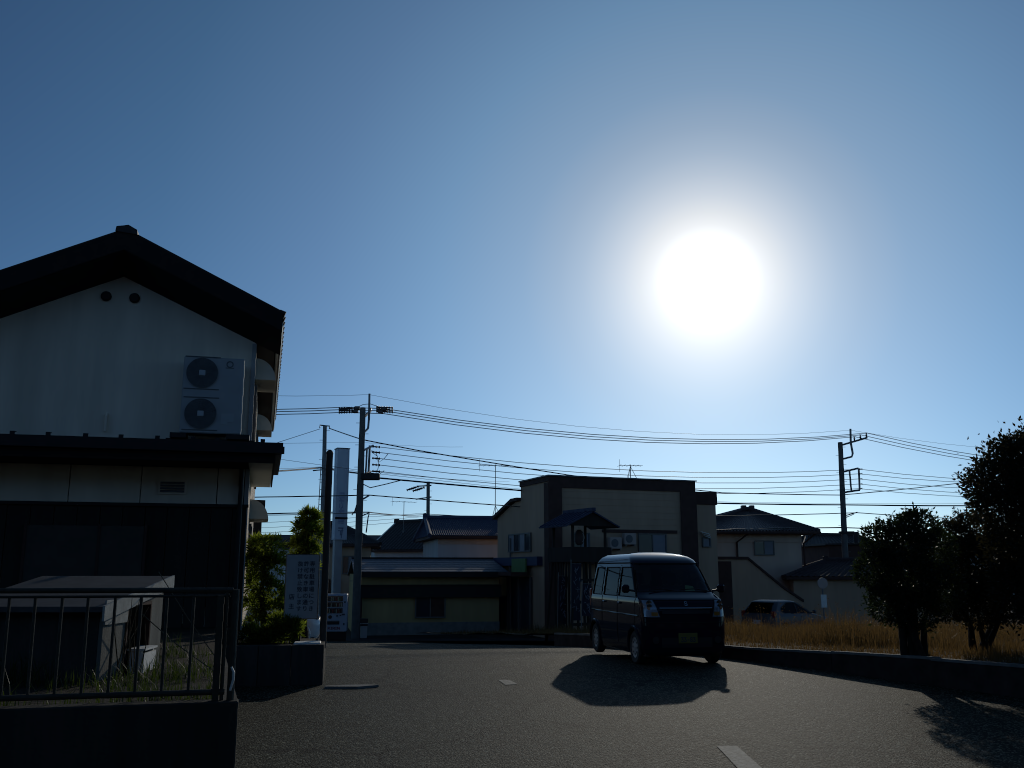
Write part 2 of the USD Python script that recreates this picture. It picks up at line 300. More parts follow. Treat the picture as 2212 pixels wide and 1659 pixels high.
for u, v in ((230, 640), (291, 644)):
    x, z = H.px(u, v); q = M(); q.lathe([(0, 0), (.055, 0), (.075, .02), (.075, .05)], 1, (x, -.052, z), 20)
    part('gable_vent', q, BLACK_METAL, hs, smooth=40)
# awnings over the side windows
for y0, wd, zt, zb in ((.55, 1.1, H.pxx(566, 778, xr)[1], 0), (6.2, 1.1, 0, 0), (2.6, 1.2, 0, 1)):
    zt = zr - .12 if not zb else GZ + 2.06
    pr = [(xr, zt)] + [(xr + .32 * math.sin(a), zt - .36 * (1 - math.cos(a))) for a in np.linspace(.25, 1.45, 9)] + [(xr + .32, zt - .34), (xr, zt - .34)]
    q = M().poly(pr, 1, y0, y0 + wd); part('awning', q, AWNING, hs)
    w = M().box(xr + .002, xr + .03, y0 + .1, y0 + wd - .1, zt - 1.5, zt - .42); wi = part('window', w, WIN_DARK, hs)
    part('frame', M().box(xr + .002, xr + .045, y0 + .05, y0 + .1, zt - 1.52, zt - .42).box(xr + .002, xr + .045, y0 + wd - .1, y0 + wd - .05, zt - 1.52, zt - .42), ALU, wi)
# pent roof between the storeys, wrapping the corner
xp, zp = H.px(612, 956, -.95); zt2 = zp; xP = xp; zbot = H.px(300, 992, -.93)[1]
part('pent_roof', M().hexa([(-11, -.95, zp - .06), (xP, -.95, zp - .06), (xP, -.003, zp + .05), (-11, -.003, zp + .05), (-11, -.95, zp), (xP, -.95, zp), (xP, -.003, zp + .11), (-11, -.003, zp + .11)]), BLACK_METAL, hs)
part('pent_roof', M().hexa([(xr + .003, .003, zp - .06), (xP, .003, zp - .06), (xP, 3.2, zp - .06), (xr + .003, 3.2, zp - .06), (xr + .003, .003, zp + .1), (xP, .003, zp + .0), (xP, 3.2, zp), (xr + .003, 3.2, zp + .1)]), BLACK_METAL, hs)
part('fascia', M().box(-11, xP - .1, -.93, -.905, zbot, zp - .063), SOFFIT, hs)
part('fascia', M().box(xP - .125, xP - .1, -.902, 3.15, zbot, zp - .063), SOFFIT, hs)
part('pent_gutter', M().box(-11, xP + .02, -1.03, -.955, zp - .16, zp - .065), BLACK_METAL, hs)
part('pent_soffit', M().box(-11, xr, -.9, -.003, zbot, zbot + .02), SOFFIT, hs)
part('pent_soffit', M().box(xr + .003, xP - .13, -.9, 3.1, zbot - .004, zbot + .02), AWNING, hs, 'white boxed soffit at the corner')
for u in (25, 103, 184, 261, 340, 417, 470, 568):
    x, _ = H.px(u, 945, -.9); q = M().box(x - .03, x + .03, -.90, -.885, zp + .0, zp + .05).hexa([(x - .01, -.885, zp + .03), (x + .01, -.885, zp + .03), (x + .01, -.72, zp + .06), (x - .01, -.72, zp + .06), (x - .01, -.885, zp + .05), (x + .01, -.885, zp + .05), (x + .01, -.72, zp + .07), (x - .01, -.72, zp + .07)])
    part('snow_guard', q, BLACK_METAL, hs)
# white siding band with panel joints, dark cladding beneath
zband = H.px(300, 1088, -.05)[1]
xs = [H.px(u, 1040, -.05)[0] for u in (-470, -310, -160, -10, 150, 305, 470)] + [H.px(528, 1040, -.05)[0]]
for a, b in zip(xs[:-1], xs[1:]): part('siding_panel', M().cbox(a + .006, b - .006, -.05, -.003, zband, zbot - .003, .004), SIDING_WHITE, hs)
part('panel_backing', M().box(xs[0], xr, -.004 + .0015, -.0005, zband, zbot), BROWN_TRIM, hs)
xd = -11.0; k = 0
while xd < xr - .05:
    x1 = min(xd + .30, xr); z_ = zband - .012
    part('cladding_board', M().cbox(xd + .004, x1 - .004, -.03 - .004 * (k % 2), -.002, GZ, z_, .004), DARK_WOOD, hs); xd = x1; k += 1
part('cladding_cap', M().box(-11, xr + .02, -.075, -.052, zband - .03, zband + .015), BLACK_METAL, hs)
sx0, sz0 = H.px(216, 1135, -.06); sx1, sz1 = H.px(304, 1262, -.06)
SHUT = mat('shutter_panel', (.05, .042, .034), .7, .2, 3, spec=.3)
sh = part('window_shutter', M().cbox(sx0 - .95, sx1, -.075, -.04, sz1 - .4, sz0, .008), SHUT, hs)
for xx in (sx0 - .97, sx0 - .02, sx1): part('shutter_rail', M().box(xx, xx + .035, -.085, -.04, sz1 - .42, sz0 + .02), BROWN_TRIM, sh)
vx0, vz0 = H.px(343, 1034, -.06); vx1, vz1 = H.px(402, 1068, -.06)
lv = part('louvre_vent', M().box(vx0, vx1, -.068, -.052, vz1, vz0).box(vx0, vx1, -.075, -.068, vz0 - .025, vz0).box(vx0, vx1, -.075, -.068, vz1, vz1 + .025).box(vx0, vx0 + .025, -.075, -.068, vz1 + .025, vz0 - .025).box(vx1 - .025, vx1, -.075, -.068, vz1 + .025, vz0 - .025), SIDING_WHITE, hs)
nsl = 4
for k in range(nsl):
    z0 = vz1 + .03 + k * (vz0 - vz1 - .06) / nsl; h = (vz0 - vz1 - .06) / nsl
    part('slat', M().hexa([(vx0 + .03, -.09, z0), (vx1 - .03, -.09, z0), (vx1 - .03, -.07, z0 + .6 * h), (vx0 + .03, -.07, z0 + .6 * h), (vx0 + .03, -.09, z0 + .008), (vx1 - .03, -.09, z0 + .008), (vx1 - .03, -.07, z0 + .6 * h + .008), (vx0 + .03, -.07, z0 + .6 * h + .008)]), AC_DARK, lv)
part('downpipe', M().tube([(xr - .10, -.10, zbot + .02), (xr - .10, -.10, GZ)], .036, 10), BLACK_METAL, hs)
part('corner_trim', M().box(xr - .05, xr + .012, -.02, .04, GZ, zr - .02), AC_WHITE, hs)
cx, cz = H.px(228, 915, -.06); part('wall_pipe', M().tube([(cx, -.04, zp + .2), (cx, -.04, cz + .12), (cx, .02, cz + .16)], .022, 8), WHITE_WALL, hs)

# outdoor air conditioner on the pent roof
AF = Frame(*H.w(0, 0, 0)[:2], 14.6)
ac = thing('air_conditioner', 'tall twin fan air conditioner unit standing on the lower roof of the white house', 'air conditioner', AF)
ya = -.42
ax0, az0 = H.px(398, 768, ya); ax1, az1 = H.px(520, 938, ya)
part('casing', M().cbox(ax0, ax1, ya, ya + .34, az1, az0, .015), AC_WHITE, ac)
zc = (az0 + az1) / 2
for (u, v) in ((437, 805), (433, 893)):
    x, z = H.px(u, v, ya); R = .215
    g = part('fan_grille', M().lathe([(0, 0), (R, 0), (R, -.012), (0, -.012)], 1, (x, ya - .001, z), 40), AC_DARK, ac)
    q = M()
    for k in range(6): q.lathe([(R * (.3 + .14 * k), 0), (R * (.3 + .14 * k) + .006, -.006), (R * (.3 + .14 * k) - .004, -.006)], 1, (x, ya - .014, z), 40)
    for k in range(24):
        a = k * math.pi / 12; q.tube([(x + .06 * math.cos(a), ya - .017, z + .06 * math.sin(a)), (x + R * math.cos(a), ya - .017, z + R * math.sin(a))], .0035, 4)
    part('grille_wire', q, AC_DARK, g)
    part('hub_plate', M().cbox(x - .045, x + .045, ya - .028, ya - .012, z - .04, z + .04, .008), AC_HUB, ac)
    part('grille_frame', M().box(x - R - .03, x + R + .03, ya - .006, ya - .001, z - R - .03, z - R - .015).box(x - R - .03, x + R + .03, ya - .006, ya - .001, z + R + .015, z + R + .03), AC_DARK, ac)
x, z = H.px(497, 787, ya); part('badge', M().lathe([(.05, 0), (.05, -.004), (.035, -.004), (.035, 0)], 1, (x, ya - .001, z), 24).box(x - .06, x + .06, ya - .004, ya - .001, z - .06, z - .05), AC_DARK, ac)
for a, b in (((478, 893), (491, 917)), ((492, 893), (504, 912))):
    p, r = H.px(*a, ya), H.px(*b, ya); part('label_plate', M().box(p[0], r[0], ya - .004, ya - .001, r[1], p[1]), PAPER, ac)
part('foot', M().box(ax0 - .12, ax0 + .1, ya - .03, ya + .36, az1 - .075, az1 - .004), BLACK_METAL, ac)
part('foot', M().box(ax1 - .2, ax1 + .12, ya - .03, ya + .36, az1 - .075, az1 - .004), BLACK_METAL, ac)
part('base_rail', M().box(ax0 - .18, ax1 + .2, ya + .05, ya + .12, az1 - .13, az1 - .078), BLACK_METAL, ac)

# dark building standing further back past the corner of the white house
DF = Frame(*P(566, 1100, 27)[:2], 14.6, float(ground_z(27)))
db = thing('black_building', 'narrow black clad building end showing past the corner of the white house', 'building', DF)
zt = DF.px(560, 1080)[1]
part('wall', M().box(-5, 0, 0, 6, 0, zt - .12), DARK_WOOD, db); part('roof', M().box(-5.1, .08, -.08, 6.1, zt - .117, zt), BLACK_METAL, db)

# ------------------------------------------------------------------ raised yard, retaining wall, fence
R = Frame(-1.665, 6.0, 14.6)
RZ = R.px(400, 1518, 0)[1]
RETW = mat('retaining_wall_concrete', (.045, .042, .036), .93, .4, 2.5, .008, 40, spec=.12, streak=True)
rw = thing('retaining_wall', 'low dark concrete retaining wall under the pipe fence at bottom left', 'wall', R)
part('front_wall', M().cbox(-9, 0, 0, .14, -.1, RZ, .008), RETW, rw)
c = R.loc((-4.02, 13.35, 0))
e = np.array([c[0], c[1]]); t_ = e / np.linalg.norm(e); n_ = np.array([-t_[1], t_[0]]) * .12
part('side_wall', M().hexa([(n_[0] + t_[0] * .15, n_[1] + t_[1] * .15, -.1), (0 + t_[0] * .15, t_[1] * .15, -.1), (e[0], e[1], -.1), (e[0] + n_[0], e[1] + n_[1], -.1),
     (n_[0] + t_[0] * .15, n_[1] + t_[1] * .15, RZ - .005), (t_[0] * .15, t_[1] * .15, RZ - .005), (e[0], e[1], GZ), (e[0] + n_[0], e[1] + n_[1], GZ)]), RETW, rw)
ypts = [R.w(-.1, .12, 0)[:2], (-4.07, 13.33), H.w(-.02, 0.05, 0)[:2], H.w(-12, .05, 0)[:2], R.w(-9, .12, 0)[:2]]
from shapely.geometry import Polygon, Point
yp = Polygon(ypts)
struct('yard_soil', M().poly([tuple(p) for p in ypts], 2, .3, RZ - .02), SOIL)
fe = thing('pipe_fence', 'rusty dark pipe fence with thin balusters on the retaining wall', 'fence', R)
yf = .07
x1, zt = R.px(505, 1274, yf); _, zb = R.px(470, 1494, yf)
part('top_rail', M().tube([(-8.5, yf, zt + .012), (x1, yf, zt)], .0165, 10), RUST, fe)
part('top_rail', M().tube([(-8.5, yf, zt - .026), (x1 - .02, yf, zt - .036)], .008, 8), RUST, fe, 'thin second rail')
part('bottom_rail', M().tube([(-8.5, yf, zb), (x1 - .02, yf, zb)], .018, 10), RUST, fe)
for u in (484, 503):
    x, _ = R.px(u, 1400, yf); part('post', M().tube([(x, yf + .0, RZ), (x, yf, zt + .005)], .023 if u == 503 else .012, 10), RUST, fe)
x, _ = R.px(471, 1400, yf); part('post', M().box(x - .02, x + .02, yf - .02, yf + .02, RZ, zt - .03), RUST, fe)
for k in range(34):
    u = 413 - 57.2 * k; x, _ = R.px(u + (0), 1390, yf)
    if x < -8.4: break
    part('baluster', M().tube([(x, yf, zb), (x + rng.normal() * .003, yf, zt - .03)], .0095, 8), RUST, fe)
xx, zz = R.px(500, 1445, yf - .05)
part('rail_glint_strip', M().tube([R.loc(P(u, v, 5.9)) + [0, 0, 0] for u, v in ((500, 1440), (505, 1452), (504, 1468), (497, 1491))], [.006, .008, .008, .006], 6), WHITE_PAINT, fe, 'bent pale strip standing for the glint at the right end')  # white strip stands for light reflected on the bent rail end

# shed behind the fence
SF = Frame(-3.05, 7.25, 0, RZ - .02)
sd = thing('pump_shed', 'small grey lean-to shed with open side behind the pipe fence', 'shed', SF)
SHEDW = mat('shed_board', (.17, .165, .14), .9, .35, 5, .004, 50, spec=.15, streak=True)
SHEDR = mat('shed_roof_sheet', (.06, .06, .058), .6, .3, 6, .002, 40, spec=.3)
SHEDF = mat('shed_fascia', (.32, .33, .30), .75, .3, 10, spec=.2)
zf, zk, dp = SF.px(245, 1300)[1] - .05, SF.px(375, 1240, 1.2)[1] - .07, 1.2
def zs(y): return zf + (zk - zf) * y / dp
wy0, wy1, wz0, wz1 = .42, .92, .12, .55
q = M()
for (a, b, c0, c1) in ((0, wy0, 0, None), (wy1, dp, 0, None), (wy0, wy1, wz1, None)):
    q.hexa([(-.03, a, c0), (0, a, c0), (0, b, c0), (-.03, b, c0), (-.03, a, zs(a)), (0, a, zs(a)), (0, b, zs(b)), (-.03, b, zs(b))])
part('side_wall', q, SHEDW, sd)
part('front_wall', M().box(-1.05, -.033, 0, .03, 0, zf), CONCRETE_DARK, sd, 'front board coloured dark for its shade'); part('back_wall', M().box(-1.05, -.033, dp - .03, dp, 0, zk), SHEDW, sd); part('side_wall', M().box(-1.08, -1.053, 0, dp, 0, zf), SHEDW, sd)  # front board gets a darker material to imitate its shaded side
part('roof', M().hexa([(-1.12, -.10, zf - .02), (.03, -.10, zf - .02), (.03, dp + .1, zs(dp + .1) + .0), (-1.12, dp + .1, zs(dp + .1)), (-1.12, -.10, zf + .02), (.03, -.10, zf + .02), (.03, dp + .1, zs(dp + .1) + .04), (-1.12, dp + .1, zs(dp + .1) + .04)]), SHEDR, sd)
part('fascia', M().hexa([(.033, -.11, zf - .085), (.05, -.11, zf - .085), (.05, dp + .11, zs(dp + .1) - .06), (.033, dp + .11, zs(dp + .1) - .06), (.033, -.11, zf + .025), (.05, -.11, zf + .025), (.05, dp + .11, zs(dp + .1) + .045), (.033, dp + .11, zs(dp + .1) + .045)]), SHEDF, sd)
part('opening_frame', M().box(-.028, .012, wy0 - .001, wy0 + .02, wz0, wz1 - .002).box(-.028, .012, wy1 - .02, wy1 + .001, 0, wz1 - .002).box(-.028, .012, wy0 + .02, wy1 - .02, wz1 - .03, wz1 - .002), BROWN_TRIM, sd)
part('side_strip', M().box(.002, .014, .0, wy0, .40, .58), SHEDF, sd, 'pale patch board')
bx = thing('foam_box', 'white foam box lying against the open side of the small shed', 'box', Frame(-3.0, 7.78, 6, RZ - .02))
part('tub', M().box(-.05, .07, 0, .36, .0, .012).box(-.05, -.03, 0, .36, .012, .17).box(.05, .07, 0, .36, .012, .15).box(-.03, .05, 0, .02, .012, .17).box(-.03, .05, .34, .36, .012, .17), WHITE_PAINT, bx)
part('rim', M().box(-.058, .078, -.008, .368, .171, .186), WHITE_PAINT, bx)
q = M()
for k in range(9):
    b = np.array([-3.0 + rng.uniform(0, .1), 7.35 + rng.uniform(0, .35), RZ]); d = np.array([rng.normal() * .08, rng.normal() * .25, 1]); L = rng.uniform(.35, .62)
    q.tube([b, b + d * L * .5 + [rng.normal() * .03, 0, 0], b + d * L + [.05, rng.normal() * .08, -.02]], [.006, .004, .002], 5)
TWIG = mat('dry_twig', (.10, .065, .03), .9, .3, 20)
solo('dry_branch', q, TWIG, 'bare dry twigs standing against the open side of the small shed', 'branch')
for (a, b, lab) in (((343, 1235, 8.3), (482, 1442, 7.2), 'thin stay rope from the shed roof corner down to the yard on the right'), ((300, 1320, 7.5), (466, 1452, 6.9), 'thin lower rope running from the shed side wall to the yard edge')):
    solo('rope', M().tube([P(*a), (P(*a) + P(*b)) / 2 - [0, 0, .02], P(*b)], .004, 5), TWIG, lab, 'rope')

# planter with coping, ramp of mortar at its foot
PF = Frame(*P(700, 1392, 13.5)[:2], 10.0)
PZ = PF.px(640, 1393)[1]
pl = thing('planter', 'low grey concrete planter beside the white house holding the clipped trees', 'planter', PF)
for k in range(3):
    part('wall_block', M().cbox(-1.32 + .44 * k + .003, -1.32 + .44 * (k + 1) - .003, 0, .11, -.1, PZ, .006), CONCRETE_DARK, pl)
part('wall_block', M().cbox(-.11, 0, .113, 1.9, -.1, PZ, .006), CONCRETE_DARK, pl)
part('soil', M().box(-1.32, -.113, .113, 1.9, PZ - .3, PZ - .04), SOIL, pl)
part('coping_stone', M().cbox(-.42, -.05, .12, .5, PZ - .038, PZ + .02, .01), WHITE_PAINT, pl, 'pale flat stone at the planter corner')
q = M(); c = P(705, 1463, 13.2); c[2] = 0
pts = [(c[0], c[1]), (c[0] + .55, c[1] + .12), (c[0] + .70, c[1] + .05), (c[0] + .45, c[1] - .14), (c[0] + .0, c[1] - .12)]
q.poly(pts, 2, -.05, .03); struct('mortar_step', q, CONCRETE)

# notice sign and brown post
NF = Frame(*P(651, 1270, 14.3)[:2], 8.0, float(PZ) - .05)
ns = thing('notice_sign', 'white notice board with vertical dark lettering on a brown post by the clipped tree', 'sign', NF)
bx0, bz1 = NF.px(620, 1198); bx1, _ = NF.px(690, 1198); _, bz0 = NF.px(640, 1335)
part('board', M().cbox(bx0, bx1, 0, .02, bz0, bz1, .004), PAPER, ns)
part('board_frame', M().box(bx0 - .012, bx0 - .002, -.004, .024, bz0 - .01, bz1 + .01).box(bx1 + .002, bx1 + .012, -.004, .024, bz0 - .01, bz1 + .01).box(bx0 - .002, bx1 + .002, -.004, .024, bz1 + .002, bz1 + .012).box(bx0 - .002, bx1 + .002, -.004, .024, bz0 - .012, bz0 - .002), ALU, ns)
px_, _ = NF.px(641, 1360); part('post', M().box(px_ - .055, px_ + .055, .024, .12, -.4, bz1 - .2), WOODPOST, ns)
GLYPH = {'専':[[[-44,-22,-44,-14,13,-13,12,-9,-34,-9,-35,24,-6,25,-5,29,-41,30,-41,38,-6,38,-4,46,3,46,5,38,42,38,42,30,4,29,5,25,35,25,35,-9,23,-9,22,-13,44,-14,44,-22,22,-22,22,-42,20,-44,0,-46,-3,-40,-3,-38,13,-38,12,-22,-20,-22,-7,-35,-9,-39,-15,-41,-29,-27,-26,-22],[4,13,25,12,26,17,6,18],[5,5,5,-2,26,-1,25,5],[-26,-1,-6,-2,-5,4,-25,5],[-25,17,-25,12,-5,13,-6,18]]],'用':[[[-46,-41,-39,-30,-35,-15,-34,39,38,39,38,-39,34,-44,14,-45,12,-40,12,-36,29,-36,28,-16,5,-16,5,-45,-4,-45,-5,-16,-27,-16,-31,-35,-38,-46],[5,-6,29,-7,29,7,5,7],[5,17,29,16,29,30,5,30],[-25,-6,-4,-7,-4,7,-25,7],[-25,17,-4,16,-4,30,-25,30]]],'駐':[[[-45,-34,-41,-15,-28,-16,-18,-12,-41,-10,-40,42,-4,42,-4,34,-16,33,-16,27,-6,26,-6,19,-16,18,-16,12,-6,12,-6,4,-16,4,-16,-2,-3,-3,-4,-34,15,-33,15,-10,0,-10,0,-2,15,-2,15,17,-3,19,-2,27,18,27,10,43,18,46,27,32,24,27,44,27,43,18,25,17,25,-2,41,-2,42,-10,25,-10,25,-33,45,-34,45,-42,-4,-42,-5,-36,-9,-44,-24,-45,-26,-38,-15,-37,-13,-29,-18,-22,-18,-31,-23,-33,-27,-19,-27,-35,-33,-35,-35,-21,-39,-40,-44,-39],[-16,-12,-15,-15,-12,-16,-11,-11],[-33,13,-25,12,-25,19,-33,19],[-32,34,-33,27,-25,27,-25,34],[-25,3,-33,4,-33,-3,-25,-3]]],'車':[[[-44,-31,-44,-23,-5,-22,-6,-17,-34,-17,-34,23,-6,23,-5,28,-41,28,-40,37,-6,37,-5,45,4,45,5,37,41,36,41,28,4,28,5,23,34,23,34,-17,5,-17,4,-22,44,-23,44,-32,5,-32,4,-46,-5,-46,-5,-32],[4,-8,24,-9,25,-2,5,-1],[4,8,24,7,25,14,5,15],[-25,-8,-6,-9,-5,-2,-24,-1],[-5,14,-24,15,-25,8,-6,7]]],'場':[[[-46,-20,-33,-12,-33,15,-44,16,-44,25,-33,25,-32,45,-24,44,-24,25,-14,25,-13,23,-14,16,-24,15,-24,-8,-14,-5,-12,-11,-6,-5,-7,-2,-17,-2,-17,6,45,6,45,-2,6,-2,3,-6,43,-8,40,-36,33,-45,20,-45,18,-39,19,-37,30,-37,33,-24,32,-15,27,-16,20,-33,8,-46,1,-40,12,-30,19,-15,12,-15,2,-31,-11,-42,-17,-35,0,-21,2,-15,-5,-15,-16,-26,-24,-19,-43,-27]],[[-8,9,-8,42,38,42,38,9],[1,30,29,29,30,34,2,35],[29,17,29,22,1,21,2,16]]],'に':[[[-9,-28,-9,-10,-3,-9,0,-10,-1,-22,3,-26,28,-27,39,-25,39,-35,27,-37,-1,-35]],[[-5,30,36,30,36,20,-5,20]],[[-37,3,-32,38,-22,37,-28,2,-28,-13,-26,-14,-24,-6,-18,-9,-18,-13,-26,-41,-34,-40,-37,-22]]],'つ':[[[-37,4,-42,15,-8,25,2,27,22,26,30,22,38,13,40,-5,35,-17,24,-27,5,-34,-14,-36,-17,-26,7,-23,21,-17,26,-12,30,-2,29,8,23,15,14,18,-9,15]]],'き':[[[-33,1,-34,10,5,10,2,20,-31,21,-32,24,-32,30,-1,29,-3,40,-1,41,7,41,10,30,29,33,29,25,12,22,14,11,32,15,35,12,35,5,19,1,28,-12,24,-20,1,-16,2,-9,14,-10,10,1]],[[-31,-28,-28,-10,-18,-10,-22,-23,-18,-30,-8,-33,23,-31,23,-40,16,-42,-16,-41,-25,-37]]],'許':[[[-45,21,-45,29,-28,29,-32,43,-28,45,-25,45,-20,29,-5,29,-4,23,4,46,13,44,10,31,43,31,43,22,24,21,24,2,45,2,45,-7,24,-7,24,-45,15,-45,15,-7,-41,-4,-40,3,15,2,15,22,6,22,-3,6,-8,9,-41,9,-40,16,-8,16,-6,21]],[[-41,-10,-9,-10,-9,-40,-32,-40,-34,-45,-40,-45],[-33,-31,-18,-32,-18,-18,-33,-18]]],'可':[[[-44,31,-43,39,44,39,44,30,32,29,32,-39,28,-44,5,-45,2,-38,2,-36,23,-34,23,30]],[[-34,17,7,17,8,-20,-24,-21,-25,-29,-33,-29],[-25,-11,-2,-12,-2,8,-25,8]]],'な':[[[14,21,20,28,40,17,42,12,36,7]],[[-18,-24,-15,-18,-7,-13,10,-12,9,10,19,11,19,-15,36,-24,39,-30,33,-36,21,-26,16,-39,7,-43,-3,-43,-12,-40,-16,-36],[-8,-30,-2,-34,5,-34,9,-32,11,-22,6,-20,-5,-21,-9,-25]],[[-40,-20,-27,0,-21,15,-39,16,-40,25,-17,25,-14,42,-4,41,-7,27,7,30,8,21,-11,16,-21,-9,-31,-24]]],'の':[[[-41,-8,-40,2,-33,17,-21,28,-4,34,14,33,25,28,36,16,40,4,39,-15,32,-28,25,-34,6,-41,2,-41,-2,-32,19,-26,26,-19,30,-8,29,8,20,20,11,24,6,24,-2,-13,-8,-25,-17,-33,-28,-33,-36,-26],[-31,-2,-28,-20,-24,-23,-16,-19,-8,1,-4,24,-15,21,-25,12]]],'通':[[[-41,-44,-45,-36,-31,-24,-31,0,-44,0,-45,9,-22,8,-22,-25,-15,-30,-14,21,7,22,-6,28,-2,34,-13,34,-14,42,37,42,41,39,37,33,23,24,28,21,41,21,40,-28,35,-31,23,-31,21,-23,32,-23,32,-16,18,-15,17,-30,9,-30,9,-15,-4,-15,-5,-30,-11,-32,-1,-35,45,-33,44,-42,-4,-43,-15,-40,-27,-32,-38,-44],[17,-6,32,-7,32,0,18,0],[17,8,31,7,32,12,18,13],[4,34,14,28,22,33],[-5,-6,9,-7,9,0,-5,0],[-5,8,8,7,9,12,-4,13]],[[-43,36,-36,42,-19,24,-27,19]]],'り':[[[-29,-5,-25,41,-15,41,-17,21,-11,29,2,36,13,35,23,27,29,9,28,-11,21,-26,9,-36,-13,-43,-18,-34,-1,-30,14,-19,19,-5,19,9,17,18,12,25,7,27,-1,26,-11,17,-18,1,-18,-15,-27,-16]]],'抜':[[[-43,-16,-45,-6,-31,-1,-31,18,-44,18,-45,25,-44,27,-31,27,-31,46,-22,45,-21,27,0,29,1,46,9,45,9,29,45,28,44,20,10,20,8,15,9,9,38,8,35,-9,26,-27,46,-38,41,-46,28,-41,20,-34,6,-44,0,-45,-4,-38,13,-27,5,-15,-4,-33,-13,-44,-17,-45,-22,-40,-27,-45,-40,-46,-43,-37,-31,-35,-31,-14],[9,-1,14,-14,20,-19,28,0],[-23,-38,-15,-33,-7,-19,-2,0,0,20,-22,18,-22,1,-11,3,-10,-5,-22,-9]]],'け':[[[-11,11,-11,20,16,19,16,40,26,39,26,20,42,20,40,11,26,10,26,-9,23,-24,19,-32,7,-43,0,-41,-3,-36,5,-32,14,-20,17,9]],[[-38,-9,-34,37,-33,39,-24,39,-23,34,-28,10,-28,-13,-23,-4,-18,-6,-24,-29,-24,-38,-33,-38]]],'禁':[[[-45,8,-45,11,-30,26,-31,28,-42,28,-42,36,-26,36,-25,46,-17,45,-17,36,-4,36,-4,28,-14,27,-2,18,-4,12,11,26,10,28,-1,28,-1,36,16,36,16,46,25,45,25,36,42,35,41,28,30,28,29,26,45,9,39,4,25,16,24,3,33,2,33,-6,-32,-6,-32,1,-25,3,-26,16,-39,4],[-17,3,16,2,16,18,-1,4,-5,11,-17,18]],[[-43,-20,-42,-12,43,-12,43,-20,5,-20,5,-41,-2,-46,-17,-46,-19,-40,-19,-38,-4,-37,-4,-20]],[[15,-28,15,-25,22,-22,42,-40,34,-44]],[[-44,-40,-25,-22,-17,-24,-20,-31,-35,-44,-39,-44]]],'止':[[[-44,-41,-44,-32,-31,-31,-31,24,-22,24,-22,-32,-1,-32,-1,45,8,45,8,13,40,13,40,4,8,3,8,-32,44,-32,44,-41]]],'致':[[[-45,-31,-26,-28,-26,-14,-42,-14,-43,-6,-26,-5,-25,6,-42,6,-44,14,-40,16,-33,30,-44,31,-43,40,1,39,1,31,-22,31,-29,15,-15,16,-19,25,-12,28,0,12,10,46,19,44,16,28,45,27,45,20,38,19,37,17,34,-2,27,-19,34,-30,46,-37,41,-45,31,-40,21,-29,13,-37,-1,-46,-6,-40,-6,-37,-2,-33,-44,-40],[13,19,18,-4,21,-8,28,18],[-17,-26,1,-23,3,-32,15,-21,7,3,0,-5,-1,-14,-17,-14],[-23,7,-17,5,-17,-5,-2,-5,-10,9]]],'し':[[[-26,-27,-26,40,-15,40,-16,-24,-12,-31,-6,-33,12,-31,20,-27,32,-13,39,-19,39,-22,27,-34,13,-41,-8,-43,-17,-40,-22,-36]]],'ま':[[[-31,-32,-31,-22,-27,-16,-15,-11,-1,-10,-2,-1,-31,1,-31,10,-2,9,-2,20,-29,21,-31,22,-30,31,-3,29,-2,41,8,41,8,29,33,31,33,22,7,19,8,9,34,11,34,2,8,-1,9,-14,25,-20,36,-28,32,-37,11,-24,9,-24,5,-38,-4,-42,-23,-40],[-21,-30,-16,-33,-5,-33,-1,-28,-1,-20,-17,-20,-22,-24]]],'す':[[[-40,19,-39,28,3,29,3,41,13,41,14,29,42,28,42,20,13,20,16,-13,13,-23,6,-33,-12,-43,-15,-43,-21,-35,-8,-31,1,-23,-10,-21,-17,-16,-20,-1,-13,10,3,13,3,20],[-10,0,-8,-12,1,-13,5,-9,6,-2,2,4,-5,4]]],'店':[[[-46,-41,-38,-16,-37,34,-1,34,-4,44,5,45,11,34,44,33,43,25,9,24,9,12,41,11,40,3,9,2,9,-8,36,-8,36,-44,27,-44,25,-40,-11,-40,-12,-44,-21,-44,-21,-8,0,-8,0,25,-28,25,-28,-12,-32,-33,-38,-45],[-12,-31,26,-32,27,-18,-11,-17]]],'主':[[[-44,-41,-43,-33,-5,-32,-5,-11,-35,-10,-34,-2,-5,-2,-5,17,-39,17,-39,26,1,26,-13,39,-8,45,4,38,12,30,12,26,39,26,39,17,5,17,5,-2,35,-2,35,-11,5,-11,5,-32,44,-33,44,-42]]]}
def glyphs(text, x, ztop, pitch, size, y, m):
    """one column of characters, read downwards, on the plane y facing -y"""
    s = size / 92.0
    for i, ch in enumerate(text):
        for poly in GLYPH[ch]:
            rings = [[(x + r[k] * s, ztop - pitch * (i + .5) + r[k + 1] * s) for k in range(0, len(r), 2)] for r in poly]
            g = Polygon(rings[0], rings[1:]).buffer(0)
            for gg in getattr(g, 'geoms', [g]):
                if gg.area <= 0: continue
                e = trimesh.creation.extrude_polygon(gg, .003, engine='earcut'); v = np.array(e.vertices); m.add(np.stack([v[:, 0], y - v[:, 2], v[:, 1]], 1), np.array(e.faces)[:, ::-1])
q = M(); hgt = bz1 - bz0; zt = bz1 - hgt * .09; pit = hgt * .81 / 8; wd = bx1 - bx0
for txt, fx in (('専用駐車場につき', .80), ('許可なき車の通り', .615), ('抜け禁止致します', .43)):
    glyphs(txt, bx0 + wd * fx, zt, pit, .078, -.001, q)
glyphs('店主', bx0 + wd * .2, zt - pit * 4.9, pit * 1.5, .085, -.001, q)
part('lettering', q, INK, ns)
BF = Frame(*P(697, 1390, 14.2)[:2], 0, float(PZ) - .1)
bp = thing('brown_post', 'tall round topped brown post standing at the planter corner beside the notice board', 'post', BF)
zt = BF.px(701, 976)[1]
part('shaft', M().tube([(0, 0, 0), (0, 0, zt - .03)], .05, 16), WOODPOST, bp, smooth=40)
